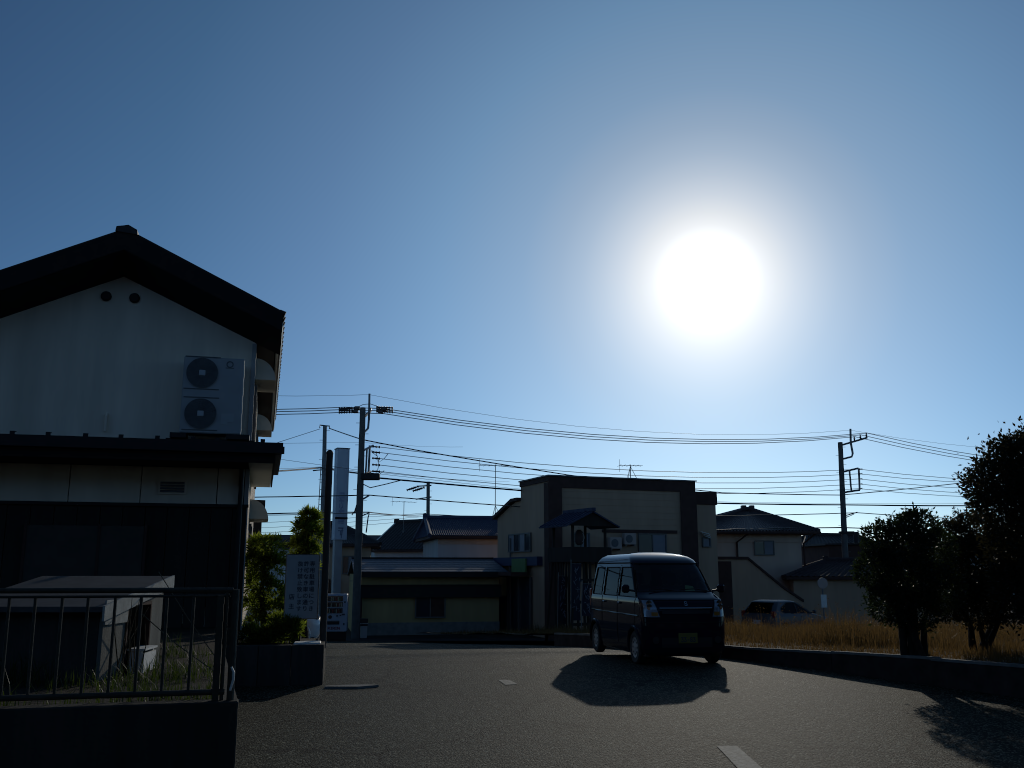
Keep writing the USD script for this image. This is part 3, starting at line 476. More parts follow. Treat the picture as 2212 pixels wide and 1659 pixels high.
part('cap', M().lathe([(.05, -.03), (.054, -.028), (.054, -.01), (.04, .02), (.018, .036), (0, .04)], 2, (0, 0, zt - .002), 16), RUST, bp, smooth=50)
# ------------------------------------------------------------------ town across the road
def gz(y): return float(ground_z(y))
def at(u, Y): return P(u, 1230, Y)[:2]
def pane_window(parent, fr, u0, v0, u1, v1, yl, n=2, mats=None, plane='y', label=None):
    """a framed sliding window from two picture corners, on the wall plane y=yl (or x=yl)"""
    f = fr.px if plane == 'y' else fr.pxx
    a0, z1 = f(u0, v0, yl); a1, z0 = f(u1, v1, yl)
    if plane == 'y': z1 = (z1 + f(u1, v0, yl)[1]) / 2
    a0, a1 = min(a0, a1), max(a0, a1); z0, z1 = min(z0, z1), max(z0, z1); t = .05
    def bx(m, p, q, d0, d1, r, s): return m.box(p, q, yl - d1, yl - d0, r, s) if plane == 'y' else m.box(yl - d1, yl - d0, p, q, r, s)
    m = M(); bx(m, a0, a1, .002, .06, z1 - t, z1); bx(m, a0, a1, .002, .075, z0, z0 + t); bx(m, a0, a0 + t, .002, .06, z0 + t, z1 - t); bx(m, a1 - t, a1, .002, .06, z0 + t, z1 - t)
    w = part('window', m, ALU, parent, label)
    mats = mats or [WIN_DARK, WIN_PALE]
    for k in range(n):
        p0, p1 = a0 + t + (a1 - a0 - 2 * t) * k / n, a0 + t + (a1 - a0 - 2 * t) * (k + 1) / n
        m = M(); bx(m, p0 + .012, p1 - .012, .006, .02 + .012 * (k % 2), z0 + t, z1 - t); part('pane', m, mats[k % len(mats)], w)
        if k: m = M(); bx(m, p0 - .02, p0 + .02, .004, .05, z0 + t, z1 - t); part('meeting_rail', m, ALU, w)
    return w

# ochre single storey building
YF = Frame(*at(782, 40), 12, gz(40))
yb = thing('ochre_building', 'single storey ochre mortar building with slate roof and dark band across the road', 'building', YF)
xA, zA = YF.px(768, 1262); xB, _ = YF.px(1078, 1290); _, zpl = YF.px(800, 1345); _, zr1 = YF.px(800, 1206, 2.2)
_, ze = YF.px(790, 1240, -.5)
part('wall', M().box(xA, xB, 0, 6, 0, ze), YELLOW_WALL, yb)
part('plinth', M().box(xA - .01, xB + .01, -.05, -.002, 0, zpl), CONCRETE, yb)
_, zb1 = YF.px(800, 1265, -.25); _, zb0 = YF.px(800, 1291, -.25)
part('dark_band', M().box(xA + .0, xB + .05, -.25, -.003, zb0, zb1), BLACK_METAL, yb)
part('band_cap', M().box(xA - .02, xB + .1, -.32, -.003, zb1 + .002, zb1 + .04), BLACK_METAL, yb)
xe0, xe1 = xA - .1, YF.px(1098, 1232, -.5)[0]; xt1 = YF.px(1063, 1200, 2.2)[0]
part('roof', M().hexa([(xe0, -.5, ze - .0), (xe1, -.5, ze), (xt1, 2.2, zr1 - .1), (xe0, 2.2, zr1 - .1), (xe0, -.5, ze + .1), (xe1, -.5, ze + .1), (xt1, 2.2, zr1), (xe0, 2.2, zr1)]), SLATE, yb)
rows = 6
for k in range(rows):
    t0 = (k + .5) / rows; y_, z_ = -.5 + 2.7 * t0, ze + .1 + (zr1 - ze - .1) * t0; xr_ = xe1 + (xt1 - xe1) * t0
    part('slate_course', M().box(xe0, xr_ - .02, y_ - .2, y_ - .17, z_ - .03 , z_ + .012 - .06), SLATE, yb)
part('ridge', M().box(xe0, xt1 + .05, 2.1, 2.32, zr1 - .08, zr1 + .06), BLACK_METAL, yb)
part('fascia', M().box(xe0, xe1, -.55, -.503, ze - .12, ze + .09), BLACK_METAL, yb)
part('rear_roof', M().hexa([(xe0, 2.33, zr1 - .1), (xt1, 2.33, zr1 - .1), (xt1 + .5, 6.2, ze - .1), (xe0, 6.2, ze - .1), (xe0, 2.33, zr1), (xt1, 2.33, zr1), (xt1 + .5, 6.2, ze), (xe0, 6.2, ze)]), SLATE, yb)
pane_window(yb, YF, 897, 1268, 962, 1334, -.06, 2, [WIN_DARK, BROWN_TRIM], label='dark double shutter window')
part('downpipe', M().tube([(xA + .25, -.06, 0), (xA + .25, -.06, zb0)], .04, 8), BROWN_TRIM, yb)
part('side_porch', M().box(xB + .003, xB + 1.2, 1.0, 4, 0, zb0), BROWN_TRIM, yb)
q = M()
for k in range(6): q.tube([(xB + .25 + .17 * k, .95, 0), (xB + .25 + .17 * k, .95, zb0 - .1)], .02, 6)
part('lattice', q, DARK_WOOD, yb)
for v in (1298,):
    a, z = YF.pxx(1150, v, xB + .5); 
# little air conditioner at the pole foot
UF = Frame(*at(786, 38.3), 12, gz(38.3))
ub = thing('meter_box', 'small grey ribbed outdoor box on a white plinth at the foot of the utility pole', 'box', UF)
x0, z1 = UF.px(776, 1336); x1, _ = UF.px(795, 1336); _, zm = UF.px(780, 1352)
part('case', M().cbox(x0, x1, 0, .3, zm, z1, .01), PLASTIC, ub); part('plinth', M().box(x0 + .08, x1 - .02, .02, .28, 0, zm - .002), AC_WHITE, ub); part('rim', M().box(x0 - .01, x1 + .01, -.01, -.002, zm + .08, zm + .11), AC_WHITE, ub)

# corner building
cx, cy = P(1187, 1028, 38)[:2]
CF = Frame(cx, cy, 21.6, gz(38.5))
cb = thing('corner_building', 'large tan two storey shop building with dark parapet and dark corner pilasters', 'building', CF)
ht = CF.px(1187, 1028)[1]; xr_ = CF.px(1497, 1040)[0]; dL = CF.pxx(1125, 1043)[0]; dF = CF.pxx(1075, 1115)[0]
_, zpar = CF.px(1300, 1052); zpar = min(zpar, ht - .45)
part('wall', M().box(.0, xr_, 0, dL, 0, ht - .02), ASPH_TAN, cb)
part('parapet_band', M().box(-.06, xr_ + .06, -.06, -.003, zpar, ht), BROWN_TRIM, cb)
part('parapet_band', M().box(-.06, -.003, .0, dL, zpar + .25, ht), BROWN_TRIM, cb)
part('parapet_cap', M().box(-.12, xr_ + .12, -.12, .12, ht + .003, ht + .05).box(-.12, .12, .123, dL, ht + .003, ht + .05), STEEL, cb)
xp1 = CF.px(1213, 1200)[0]
part('pilaster', M().box(-.10, xp1, -.10, -.062, 0, zpar - .003), BROWN_TRIM, cb); part('pilaster', M().box(-.10, -.064, -.06, .35, 0, zpar + .2), BROWN_TRIM, cb)
xp2 = CF.px(1472, 1200)[0]
part('pilaster', M().box(xp2, xr_ + .08, -.10, -.062, 0, zpar - .003), BROWN_TRIM, cb)
# horizontal siding laps
q = M()
for k in range(22): z = .3 + k * .26; (z < zpar - .1) and q.box(xp1 + .01, xp2 - .01, -.012, -.001, z, z + .018)
part('siding_laps', q, ASPH_TAN, cb, kind='stuff')
# stepped rear of the left facade: lower sloping roof
zs1 = CF.pxx(1123, 1082)[1]; zs0 = CF.pxx(1075, 1117)[1]
part('rear_wing', M().poly([(dL + .003, 0), (dF, 0), (dF, zs0), (dL + .6, zs1), (dL + .003, zs1)], 0, .0, 6), ASPH_TAN, cb)
part('wing_roof', M().poly([(dL + .003, zs1 + .003), (dL + .7, zs1 + .003), (dF + .2, zs0 - .1), (dF + .2, zs0 + .04), (dL + .72, zs1 + .14), (dL + .003, zs1 + .14)], 0, -.2, 6.2), BROWN_TRIM, cb)
pane_window(cb, CF, 1100, 1154, 1148, 1191, -.02, 4, plane='x', label='four pane window on the left face')
yq0, zq1 = CF.pxx(1172, 1195, 0); yq1, zq0 = CF.pxx(1072, 1222, 0)
BLUEBAND = mat('blue_shop_band', (.025, .03, .07), .6, .15, 3); GREEN = mat('green_panel', (.10, .17, .05), .7, .15, 6)
part('shop_band', M().box(-.25, -.003, min(yq0, yq1), max(yq0, yq1), zq0, zq1 - .12), BLUEBAND, cb)
a, z1 = CF.pxx(1150, 1206, 0); b, z0 = CF.pxx(1120, 1238, 0)
part('sign_panel', M().box(-.32, -.255, min(a, b), max(a, b), z0, z1), GREEN, cb, 'green sign panel over the entrance')
a, z1 = CF.pxx(1150, 1246, 0); b, _ = CF.pxx(1078, 1246, 0)
part('entrance', M().box(-.06, -.004, min(a, b), max(a, b), 0, z1), WIN_DARK, cb)
for k in range(4): yk = min(a, b) + (abs(a - b)) * k / 3; part('entrance_post', M().box(-.12, -.062, yk - .05, yk + .05, 0, z1), ALU, cb)
part('entrance_awning', M().box(-1.0, -.256, min(a, b) - .1, max(a, b), z1 + .05, z1 + .2), BROWN_TRIM, cb)
part('downpipe', M().tube([CF.loc(P(1128, 1150, 42)) * [0, 1, 0] + [-.08, 0, z] for z in (0, 4.0)], .04, 8), ALU, cb)
pane_window(cb, CF, 1378, 1152, 1440, 1200, -.02, 2, [WIN_DARK, WIN_PALE], label='sliding window above the van')
pane_window(cb, CF, 1236, 1150, 1274, 1200, -.02, 2, [WIN_DARK, WIN_PALE], label='window behind the small timber tower')
part('recess_band', M().box(CF.px(1300, 1150)[0], CF.px(1462, 1150)[0], -.05, -.013, CF.px(1380, 1152)[1] + .02, CF.px(1380, 1144)[1]), BROWN_TRIM, cb)
x0, z0 = CF.px(1190, 1203, -.4)
part('canopy', M().box(CF.px(1215, 1203)[0], xr_ - .5, -.9, -.105, CF.px(1400, 1218)[1], CF.px(1400, 1207)[1]), BROWN_TRIM, cb)
# annex to the right
ax0, ax1 = xr_ + .085, CF.px(1553, 1062)[0]; ha = CF.px(1530, 1061)[1]
part('annex_wall', M().box(ax0, ax1, .3, 5, 0, ha - .55), ASPH_TAN, cb); part('annex_parapet', M().box(ax0, ax1 + .05, .24, 5, ha - .55 + .003, ha), BROWN_TRIM, cb)
pane_window(cb, CF, 1516, 1160, 1535, 1182, .28, 1, [WIN_PALE], label='small annex window')
for k, v in enumerate((1149, 1153, 1157)):
    a = CF.px(1513 + 3 * k, v, .2); b = CF.px(1531 + k, v + 5, .2); part('reflection_slat', M().slab([(a[0], .08, a[1]), (b[0], .08, b[1]), (b[0], .2, b[1] + .04), (a[0], .2, a[1] + .04)], .012), WHITE_PAINT, cb)  # white slats stand in for the bright reflection at the annex window
AC_GREY = mat('old_aircon_casing', (.36, .28, .24), .6, .08, 4)
for u, v, lab in ((1331, 1172, 'round fan air conditioner under the shop wall, lower of the two'), (1362, 1163, 'square air conditioner high on the shop wall beside its sliding window')):
    x, z = CF.px(u, v, -.35); o = CF.w(x, -.35, z); af = Frame(o[0], o[1], 21.6, o[2])
    t = thing('wall_air_conditioner', lab, 'air conditioner', af); part('casing', M().cbox(-.27, .27, 0, .24, -.24, .22, .02), AC_GREY, t)
    part('fan_grille', M().lathe([(0, 0), (.16, 0), (.16, -.012), (0, -.012)], 1, (-.06, -.001, -.01), 24), AC_DARK, t); part('bracket', M().box(-.22, -.18, .02, .34, -.30, -.243).box(.18, .22, .02, .34, -.30, -.243), STEEL, t)

pass
def yagi(name_label, u, v0, v1, Y, boom=1.4, nel=6, rot=0, tri=True):
    """TV aerial: mast from picture row v0 (top) to v1 (foot)"""
    top, foot = P(u, v0, Y), P(u, v1, Y); top[0] = foot[0] = (top[0] + foot[0]) / 2
    t = thing('television_aerial', name_label, 'aerial'); part('mast', M().tube([foot, top], .02, 6), STEEL, t)
    d = np.array([math.cos(rot), math.sin(rot), 0]); e = np.array([-d[1], d[0], 0]); c = top - [0, 0, .05]
    part('boom', M().tube([c - d * boom * .5, c + d * boom * .5], .013, 5), STEEL, t)
    for k in range(nel):
        p = c + d * boom * (k / (nel - 1) - .5); L = .42 - .03 * k; part('element', M().tube([p - e * L - [0, 0, .0], p + e * L], .008, 4), STEEL, t)
    if tri:
        p = c - d * boom * .5; part('reflector', M().tube([p + [0, 0, .28], p, p - [0, 0, .28]], .009, 4), STEEL, t)
    q = M()
    for a in (0, 2.1, 4.2): q.tube([foot + [.3 * math.cos(a), .3 * math.sin(a), 0], foot + [0, 0, .6]], .012, 4)
    part('tripod', q, STEEL, t)
yagi('television aerial standing on the big tan shop building roof', 1362, 1003, 1036, 42, 1.0, 6, .1)
yagi('tall television aerial rising from the blue tiled house roof', 1070, 1003, 1120, 44, 1.5, 7, .2)
yagi('television aerial above the small gabled house behind the pole', 872, 1082, 1160, 62, 1.6, 5, .4)

# house with hipped roof
def hip_house(name, label, fr, w, d, hw, hr, wallm, roofm, over=.6, ridge=.5, ribs=30, gable=False, shift=0.):
    t = thing(name, label, 'house', fr)
    part('wall', M().box(0, w, 0, d, 0, hw), wallm, t)
    a, b, c, e = (-over, -over, hw), (w + over, -over, hw), (w + over, d + over, hw), (-over, d + over, hw)
    k = (w / 2 + over) * (1 - ridge) if not gable else 0
    r0, r1 = (-over + k + shift, d / 2, hw + hr), (w + over - k + shift, d / 2, hw + hr)
    part('eave', M().box(-over + .02, w + over - .02, -over + .02, d + over - .02, hw - .14, hw - .003), BROWN_TRIM, t)
    rf = part('roof', M().ridged(a, b, r1, r0, ribs, .035), roofm, t); part('roof', M().ridged(c, e, r0, r1, ribs, .035), roofm, t)
    if gable:
        part('gable', M().poly([(0, hw), (d, hw), (d / 2, hw + hr * .92)], 0, .0, .1), wallm, t); part('gable', M().poly([(0, hw), (d, hw), (d / 2, hw + hr * .92)], 0, w - .1, w), wallm, t)
        for x in (-over, w + over): part('barge_board', M().tube([(x, -over, hw), (x, d / 2, hw + hr)], .07, 4), WHITE_PAINT, t); part('barge_board', M().tube([(x, d / 2, hw + hr), (x, d + over, hw)], .07, 4), WHITE_PAINT, t)
    else:
        part('roof', M().ridged(b, c, r1, r1, max(6, ribs * 2 // 3), .035), roofm, t); part('roof', M().ridged(e, a, r0, r0, max(6, ribs * 2 // 3), .035), roofm, t)
        for p, q in ((a, r0), (b, r1), (c, r1), (e, r0)): part('hip_ridge', M().tube([p, q], .11, 8), roofm, rf)
    part('ridge', M().tube([r0, r1], .14, 8), roofm, rf)
    for r in (r0, r1): part('ridge_end', M().cbox(r[0] - .12, r[0] + .12, r[1] - .16, r[1] + .16, r[2] - .1, r[2] + .22, .03), roofm, rf)
    return t
# blue tiled house left of the corner building
BFm = Frame(*at(945, 46), 12, gz(46))
_, bh = BFm.px(945, 1156, -.6); _, br = BFm.px(1000, 1119, 3)
wB = BFm.px(1110, 1200)[0]
bt = hip_house('blue_tiled_house', 'white walled house with blue grey tiled roof joining the corner building', BFm, wB, 6, bh, br - bh, GREYWALL, BLUE_TILE, .45, .92, 46)
part('eave_board', M().box(0, wB, -.03, -.003, bh - .4, bh - .15), BEIGE, bt)
# tan house with dark roof behind the banner tower
TF = Frame(*at(622, 50), 8, gz(50))
_, th_ = TF.px(800, 1174, -.6); wT = TF.px(800, 1200)[0]; _, tr_ = TF.px(700, 1130, 3.5)
tn = hip_house('tan_house', 'tan walled house with black hipped roof rising behind the tall sign tower', TF, wT, 7, th_, tr_ - th_, ASPH_TAN, ROOF_DARK, .5, .12, 40)
pane_window(tn, TF, 740, 1200, 765, 1240, -.01, 2)
q = M()
for k in range(5): q.box(TF.px(690 + 9 * k, 1250)[0], TF.px(694 + 9 * k, 1250)[0], -.25, -.05, 0, 2.2)
part('dark_screen', q, BROWN_TRIM, tn)
part('orange_panel', M().box(TF.px(762, 1210)[0], TF.px(772, 1210)[0], -.4, -.3, 1.2, 2.6), mat('orange_panel', (.35, .13, .05), .7), tn)
G1 = Frame(*at(808, 62), -38, gz(62)); h1 = G1.px(846, 1192, 0)[1]
hip_house('gabled_house', 'small dark roofed house with white barge boards just right of the big pole', G1, 5.2, 4.6, 3.9, 1.9, GREYWALL, ROOF_DARK, .35, 1, 20, True)
G2 = Frame(*at(890, 74), -36, gz(74))
hip_house('gabled_house', 'smaller dark roofed house with white trim beside the transformer pole', G2, 5.2, 4.6, 4.1, 1.9, GREYWALL, ROOF_DARK, .35, 1, 20, True)
# right hand house with brown glazed tiles
RF = Frame(*at(1480, 48), 4, gz(48))
xw1, _ = RF.px(1732, 1200); _, hw = RF.px(1700, 1146, -.7); _, rr = RF.px(1618, 1100, 3)
rh = hip_house('brown_tiled_house', 'beige two storey house with brown glazed tile hipped roof on the right', RF, xw1, 6, hw, rr - hw, BEIGE, BROWN_TILE, .7, .06, 44, shift=RF.px(1615, 1100, 3)[0] - xw1 / 2)
pane_window(rh, RF, 1628, 1167, 1673, 1199, -.02, 2, [WIN_DARK, WIN_PALE])
part('eave_band', M().box(-.02, xw1 + .02, -.05, -.003, hw - .55, hw - .15), BEIGE, rh)
xg = RF.px(1590, 1160)[0]; part('downpipe', M().tube([(xg + .5, -.6, hw - .1), (xg, -.1, hw - .55), (xg, -.1, 0)], .05, 8), BROWN_TRIM, rh)
part('downpipe', M().tube([(xw1 + .6, -.6, hw - .1), (xw1 + .1, -.1, hw - .6), (xw1 + .1, -.1, 0)], .05, 8), BROWN_TRIM, rh)
part('gutter', M().tube([(-.75, -.76, hw - .1), (xw1 + .75, -.76, hw - .1)], .07, 8), BROWN_TRIM, rh)
# lean-to wall in front of it
LF = Frame(*at(1505, 44), 10, gz(44))
pts = [LF.px(u, v) for u, v in ((1505, 1207), (1615, 1208), (1690, 1270), (1735, 1300))]
x_end = pts[-1][0]
lt = thing('garden_wall', 'tan lean-to wall with sloping top edge in front of the brown tiled house', 'wall', LF)
part('wall', M().poly([(pts[0][0], 0), (x_end, 0)] + pts[::-1], 1, 0, .25), ASPH_TAN, lt)
q = M()
for a, b in zip(pts[:-1], pts[1:]): q.hexa([(a[0], -.08, a[1] + .002), (b[0], -.08, b[1] + .002), (b[0], .33, b[1] + .002), (a[0], .33, a[1] + .002), (a[0], -.08, a[1] + .12), (b[0], -.08, b[1] + .12), (b[0], .33, b[1] + .12), (a[0], .33, a[1] + .12)])
part('coping', q, BROWN_TRIM, lt)
part('dark_gate', M().box(pts[0][0], LF.px(1580, 1250)[0], -.06, -.003, 0, pts[0][1] - .1), BROWN_TRIM, lt)
# low tiled house and dark block at far right
LW = Frame(*at(1712, 46), -12, gz(46))
_, hl = LW.px(1720, 1245, -.4); _, hlr = LW.px(1745, 1210, 2)
hip_house('low_tiled_house', 'low brown house with dark tiled roof partly hidden by the round bush', LW, 9, 5, hl, hlr - hl, ASPH_TAN, OLD_TILE, .4, .55, 36)
LW2 = Frame(*at(1742, 62), 6, gz(62)); _, h2 = LW2.px(1770, 1196)
hip_house('far_house', 'distant grey house with low dark roof seen under the right utility pole', LW2, 6, 5, h2, 1.3, GREYWALL, ROOF_DARK, .5, .5, 20)
KB = Frame(*at(1793, 54), 5, gz(54)); _, kh = KB.px(1800, 1172)
kb = thing('dark_block', 'plain dark flat roofed block behind the bushes at the foot of the right pole', 'building', KB)
part('wall', M().box(0, 5.5, 0, 6, 0, kh - .15), BROWN_TRIM, kb); part('roof', M().hexa([(-.25, -.2, kh - .14), (5.7, -.2, kh - .0), (5.7, 6.2, kh - .0), (-.25, 6.2, kh - .14), (-.25, -.2, kh - .05), (5.7, -.2, kh + .12), (5.7, 6.2, kh + .12), (-.25, 6.2, kh - .05)]), ROOF_DARK, kb)
part('chimney', M().cyl((2.1, 1, kh), (2.1, 1, kh + .55), .14, .14, 10), ROOF_DARK, kb)
# far row closing the street behind
for i, (u, Y, w, h, lab) in enumerate(((520, 90, 26, 4.6, 'long distant grey building low on the skyline at left'), (900, 105, 30, 4.0, 'long distant grey building low on the skyline behind the ochre building'), (1650, 95, 40, 4.2, 'long distant grey building low on the skyline at right'))):
    f = Frame(*at(u, Y), 4, gz(60)); t = thing('distant_building', lab, 'building', f); part('wall', M().box(0, w, 0, 6, 0, h), GREYWALL, t); part('roof', M().poly([(-.4, h), (6.4, h), (3, h + 1.4)], 0, -.5, w + .5), ROOF_DARK, t)

# ------------------------------------------------------------------ timber tower and banners
WFr = Frame(*at(1252, 34.5), 28, gz(34.5))
tw = thing('timber_tower', 'small dark timber lookout tower with tiled gable roof and hanging lantern', 'tower', WFr)
zri = WFr.px(1272, 1098, -1.0)[1]; zea = WFr.px(1200, 1134, -.8)[1]; zd = WFr.px(1240, 1182)[1]; zd0 = WFr.px(1240, 1214)[1]
hx, hy, ov = .68, .66, .46
for sx in (-1, 1):
    for sy in (-1, 1): part('post', M().tube([(sx * (hx + .22), sy * (hy + .2), 0), (sx * hx, sy * hy, zd), (sx * hx, sy * hy, zea + .12)], .055, 8), DARK_WOOD, tw)
for sx in (-1, 1):
    e0, e1, r1, r0 = (sx * (hx + ov), -hy - .3, zea), (sx * (hx + ov), hy + .3, zea), (0, hy + .3, zri - .06), (0, -hy - .3, zri - .06)
    rf = part('roof_slope', M().slab([e0, e1, r1, r0] if sx > 0 else [e1, e0, r0, r1], .05), BLUE_TILE, tw)
    q = M()
    for k in range(7):
        t = (k + .5) / 7; a = np.array(e0) + (np.array(e1) - e0) * t; b = np.array(r0) + (np.array(r1) - r0) * t; q.tube([a + [0, 0, .02], b + [0, 0, .02]], .028, 6)
    part('tile_rib', q, BLUE_TILE, rf)
part('ridge', M().box(-.07, .07, -hy - .36, hy + .36, zri - .08, zri + .04), BLUE_TILE, tw)
part('gable_board', M().poly([(-hx - ov + .1, zea), (hx + ov - .1, zea), (0, zri - .12)], 1, -hy - .2, -hy - .16), DARK_WOOD, tw)
part('floor', M().box(-hx - .16, hx + .16, -hy - .16, hy + .16, zd0, zd0 + .05), DARK_WOOD, tw)
for (x0, x1, y0, y1) in ((-hx - .16, hx + .16, -hy - .16, -hy - .12), (-hx - .16, hx + .16, hy + .12, hy + .16), (-hx - .16, -hx - .12, -hy - .117, hy + .117), (hx + .12, hx + .16, -hy - .117, hy + .117)):
    part('railing_board', M().box(x0, x1, y0, y1, zd0 + .053, zd), DARK_WOOD, tw)
q = M()
for k in range(7):
    t = k / 6; q.box(-hx - .12 + t * (2 * hx + .2), -hx - .04 + t * (2 * hx + .2), -hy - .03, -hy + .01, 0, zd0 - .003)
part('front_slats', q, DARK_WOOD, tw)
q = M()
for k in range(7):
    t = k / 6; q.box(-hx - .03, -hx + .01, -hy + .05 + t * (2 * hy - .2), -hy + .13 + t * (2 * hy - .2), 0, zd0 - .003)
part('side_slats', q, DARK_WOOD, tw)
for k in range(3): part('cross_beam', M().box(-hx - .2 + .03 * k, hx + .2 - .03 * k, -hy - .08, -hy - .035, .6 + .75 * k, .7 + .75 * k), DARK_WOOD, tw)
lo = WFr.w(.0, 0, zd + .35)
lan = thing('paper_lantern', 'dark round paper lantern hanging inside the small timber tower', 'lantern', Frame(lo[0], lo[1], 28, lo[2]))
LANT = mat('lantern_paper', (.06, .035, .03), .6, .2, 5)
part('body', M().lathe([(.06, -.26), (.13, -.22), (.17, -.1), (.175, 0), (.17, .1), (.13, .22), (.06, .26)], 2, (0, 0, 0), 20), LANT, lan, smooth=60)
for z in (-.27, .25): part('ring', M().lathe([(.0, 0), (.09, 0), (.09, .03), (0, .03)], 2, (0, 0, z), 16), BLACK_METAL, lan)
part('stroke', M().tube([(.10 * math.sin(a), -.185 * math.cos(a * .2), .16 * math.cos(a)) for a in np.linspace(.3, 2.7, 9)], .008, 5), WHITE_PAINT, lan); part('hanger', M().tube([(0, 0, .28), (0, 0, zea - zd - .35)], .008, 4), WIRE, lan)
NAVY = mat('navy_banner_cloth', (.014, .014, .026), .8, .2, 4); CLOTHWHITE = mat('banner_white_print', (.16, .16, .19), .8, .15, 6)
def banner(label, u0, u1, v0, v1, Y, seed, lean=0.):
    r = np.random.default_rng(seed); f = Frame(*at((u0 + u1) / 2, Y), 14, gz(Y)); x0, z1 = f.px(u0, v0); x1, _ = f.px(u1, v0); _, z0 = f.px(u0, v1)
    t = thing('advertising_banner', label, 'banner', f, None); n = 14; V, F = [], []
    for i in range(n + 1):
        s = i / n; z = z1 + (z0 - z1) * s
        for k in range(7): q = k / 6; V.append((x0 + (x1 - x0) * q + lean * (1 - s), .05 * math.sin(3 * q + 5 * s + seed) * (q + .2), z))
    for i in range(n):
        for k in range(6): a = i * 7 + k; F += [[a, a + 1, a + 8], [a, a + 8, a + 7]]
    part('cloth', M().add(V, F), NAVY, t)
    part('pole', M().tube([(x0 - .02 - .0, .0, 0), (x0 - .02 + lean, 0, z1 + .15)], .014, 6), STEEL, t); part('arm', M().tube([(x0 - .02 + lean, 0, z1 + .02), (x1 + lean, 0, z1 + .02)], .01, 6), STEEL, t)
    pr = M()
    for c in range(5):     # brush-like white marks, too blurred in the photograph to read
        zc = z1 + (z0 - z1) * (.12 + .17 * c); xc = (x0 + x1) / 2 + lean * (.88 - .17 * c); wb = (x1 - x0) * .32
        for _ in range(4):
            a = np.array([xc + r.uniform(-wb, wb), -.075, zc + r.uniform(-.11, .11)]); d = np.array([r.uniform(-wb, wb) * .7, 0, r.uniform(-.1, .1)]); pr.tube([a - d, a, a + d], [.006, .014, .005], 5)
    part('brush_marks', pr, CLOTHWHITE, t)
banner('dark blue leaning banner with white brush marks nearest the shop entrance', 1204, 1222, 1245, 1348, 34.0, 1, .06)
banner('dark blue banner with white brush marks in front of the timber tower', 1232, 1252, 1218, 1340, 33.4, 2, .05)
banner('small dark blue banner whose white marks show just left of the van', 1255, 1274, 1262, 1330, 32.6, 3, .06)

# ------------------------------------------------------------------ vending machine, sign tower
VF = Frame(*at(724, 36.0), 6, gz(36.0))
vm = thing('vending_machine', 'white drinks vending machine with three rows of samples and red lettering', 'vending machine', VF)
x0, z1 = VF.px(699, 1283); x1, _ = VF.px(750, 1283); _, z0 = VF.px(720, 1364)
VMW = mat('vending_white', (.36, .39, .46), .5, .04, 5); SAMPLE = [mat('can_' + n, c, .4, .1) for n, c in (('brown', (.12, .05, .03)), ('green', (.08, .14, .06)), ('red', (.20, .03, .03)), ('dark', (.04, .03, .03)), ('cream', (.35, .30, .2)))]
part('cabinet', M().cbox(x0, x1, 0, .7, z0, z1, .015), VMW, vm); part('base', M().box(x0 + .03, x1 - .03, .05, .65, 0, z0 - .003), BLACK_METAL, vm)
def vx(f): return x0 + (x1 - x0) * f
def vz(f): return z1 + (z0 - z1) * f
for (f0, f1, k) in ((.05, .19, 1), (.215, .345, 0), (.375, .51, 2)):
    w = part('sample_window', M().box(vx(.08), vx(.83), -.006, -.001, vz(f1), vz(f0)), WIN_DARK, vm)
    for j in range(10):
        a = vx(.10 + .072 * j); part('can', M().cyl((a + .025, -.028, vz(f1) + .01), (a + .025, -.028, vz(f1) + .01 + (vz(f0) - vz(f1)) * .72), .021, .021, 8), SAMPLE[int(rng.integers(0, 5))], w)
    part('button_row', M().box(vx(.09), vx(.82), -.012, -.007, vz(f1) + .0, vz(f1) + .01), AC_WHITE, w)
part('payment_panel', M().box(vx(.57), vx(.64), -.012, -.001, vz(.60), vz(.56)), INK, vm); part('note_slot', M().box(vx(.8), vx(.93), -.014, -.001, vz(.565), vz(.525)), INK, vm); part('coin_slot', M().box(vx(.71), vx(.78), -.012, -.001, vz(.585), vz(.55)), INK, vm)
part('card_reader', M().box(vx(.88), vx(.95), -.012, -.001, vz(.235), vz(.19)), INK, vm); part('coin_return', M().box(vx(.87), vx(.93), -.012, -.001, vz(.83), vz(.77)), INK, vm)
part('sticker', M().lathe([(0, 0), (.07, 0), (.07, -.004), (0, -.004)], 1, (vx(.31), -.001, vz(.61)), 20), SAMPLE[3], vm)
fl = part('outlet_flap', M().box(vx(.2), vx(.71), -.02, -.001, vz(.81), vz(.71)), PLASTIC, vm); part('flap_lip', M().box(vx(.2), vx(.71), -.032, -.021, vz(.73), vz(.715)), STEEL, fl)
tm = meshkit.text_mesh('KIRIN', .10, .006, True); b = tm.bounds; v = np.array(tm.vertices); sc = (vx(.74) - vx(.23)) / (b[1][0] - b[0][0])
part('lettering', M().add(np.stack([vx(.23) + (v[:, 0] - b[0][0]) * sc, -.001 - v[:, 2], vz(.945) + (v[:, 1] - b[0][1]) * .95], 1), np.array(tm.faces)), mat('red_print', (.22, .025, .03), .6), vm)
TS = Frame(*at(735, 38.6), 24, gz(38.6))
ts = thing('sign_tower', 'tall narrow pale sign tower with faded lettering on a white column', 'sign', TS)
xs0, zt = TS.px(741, 969); xs1 = xs0 + .42; zs0 = TS.px(727, 1165)[1]; xl_, zl_ = TS.px(727, 1165)
SIGNP = mat('faded_sign_panel', (.46, .50, .56), .6, .1, 2, streak=True); FADED = mat('faded_blue_print', (.30, .34, .46), .7, .2, 5)
xm = (xs0 + .02)
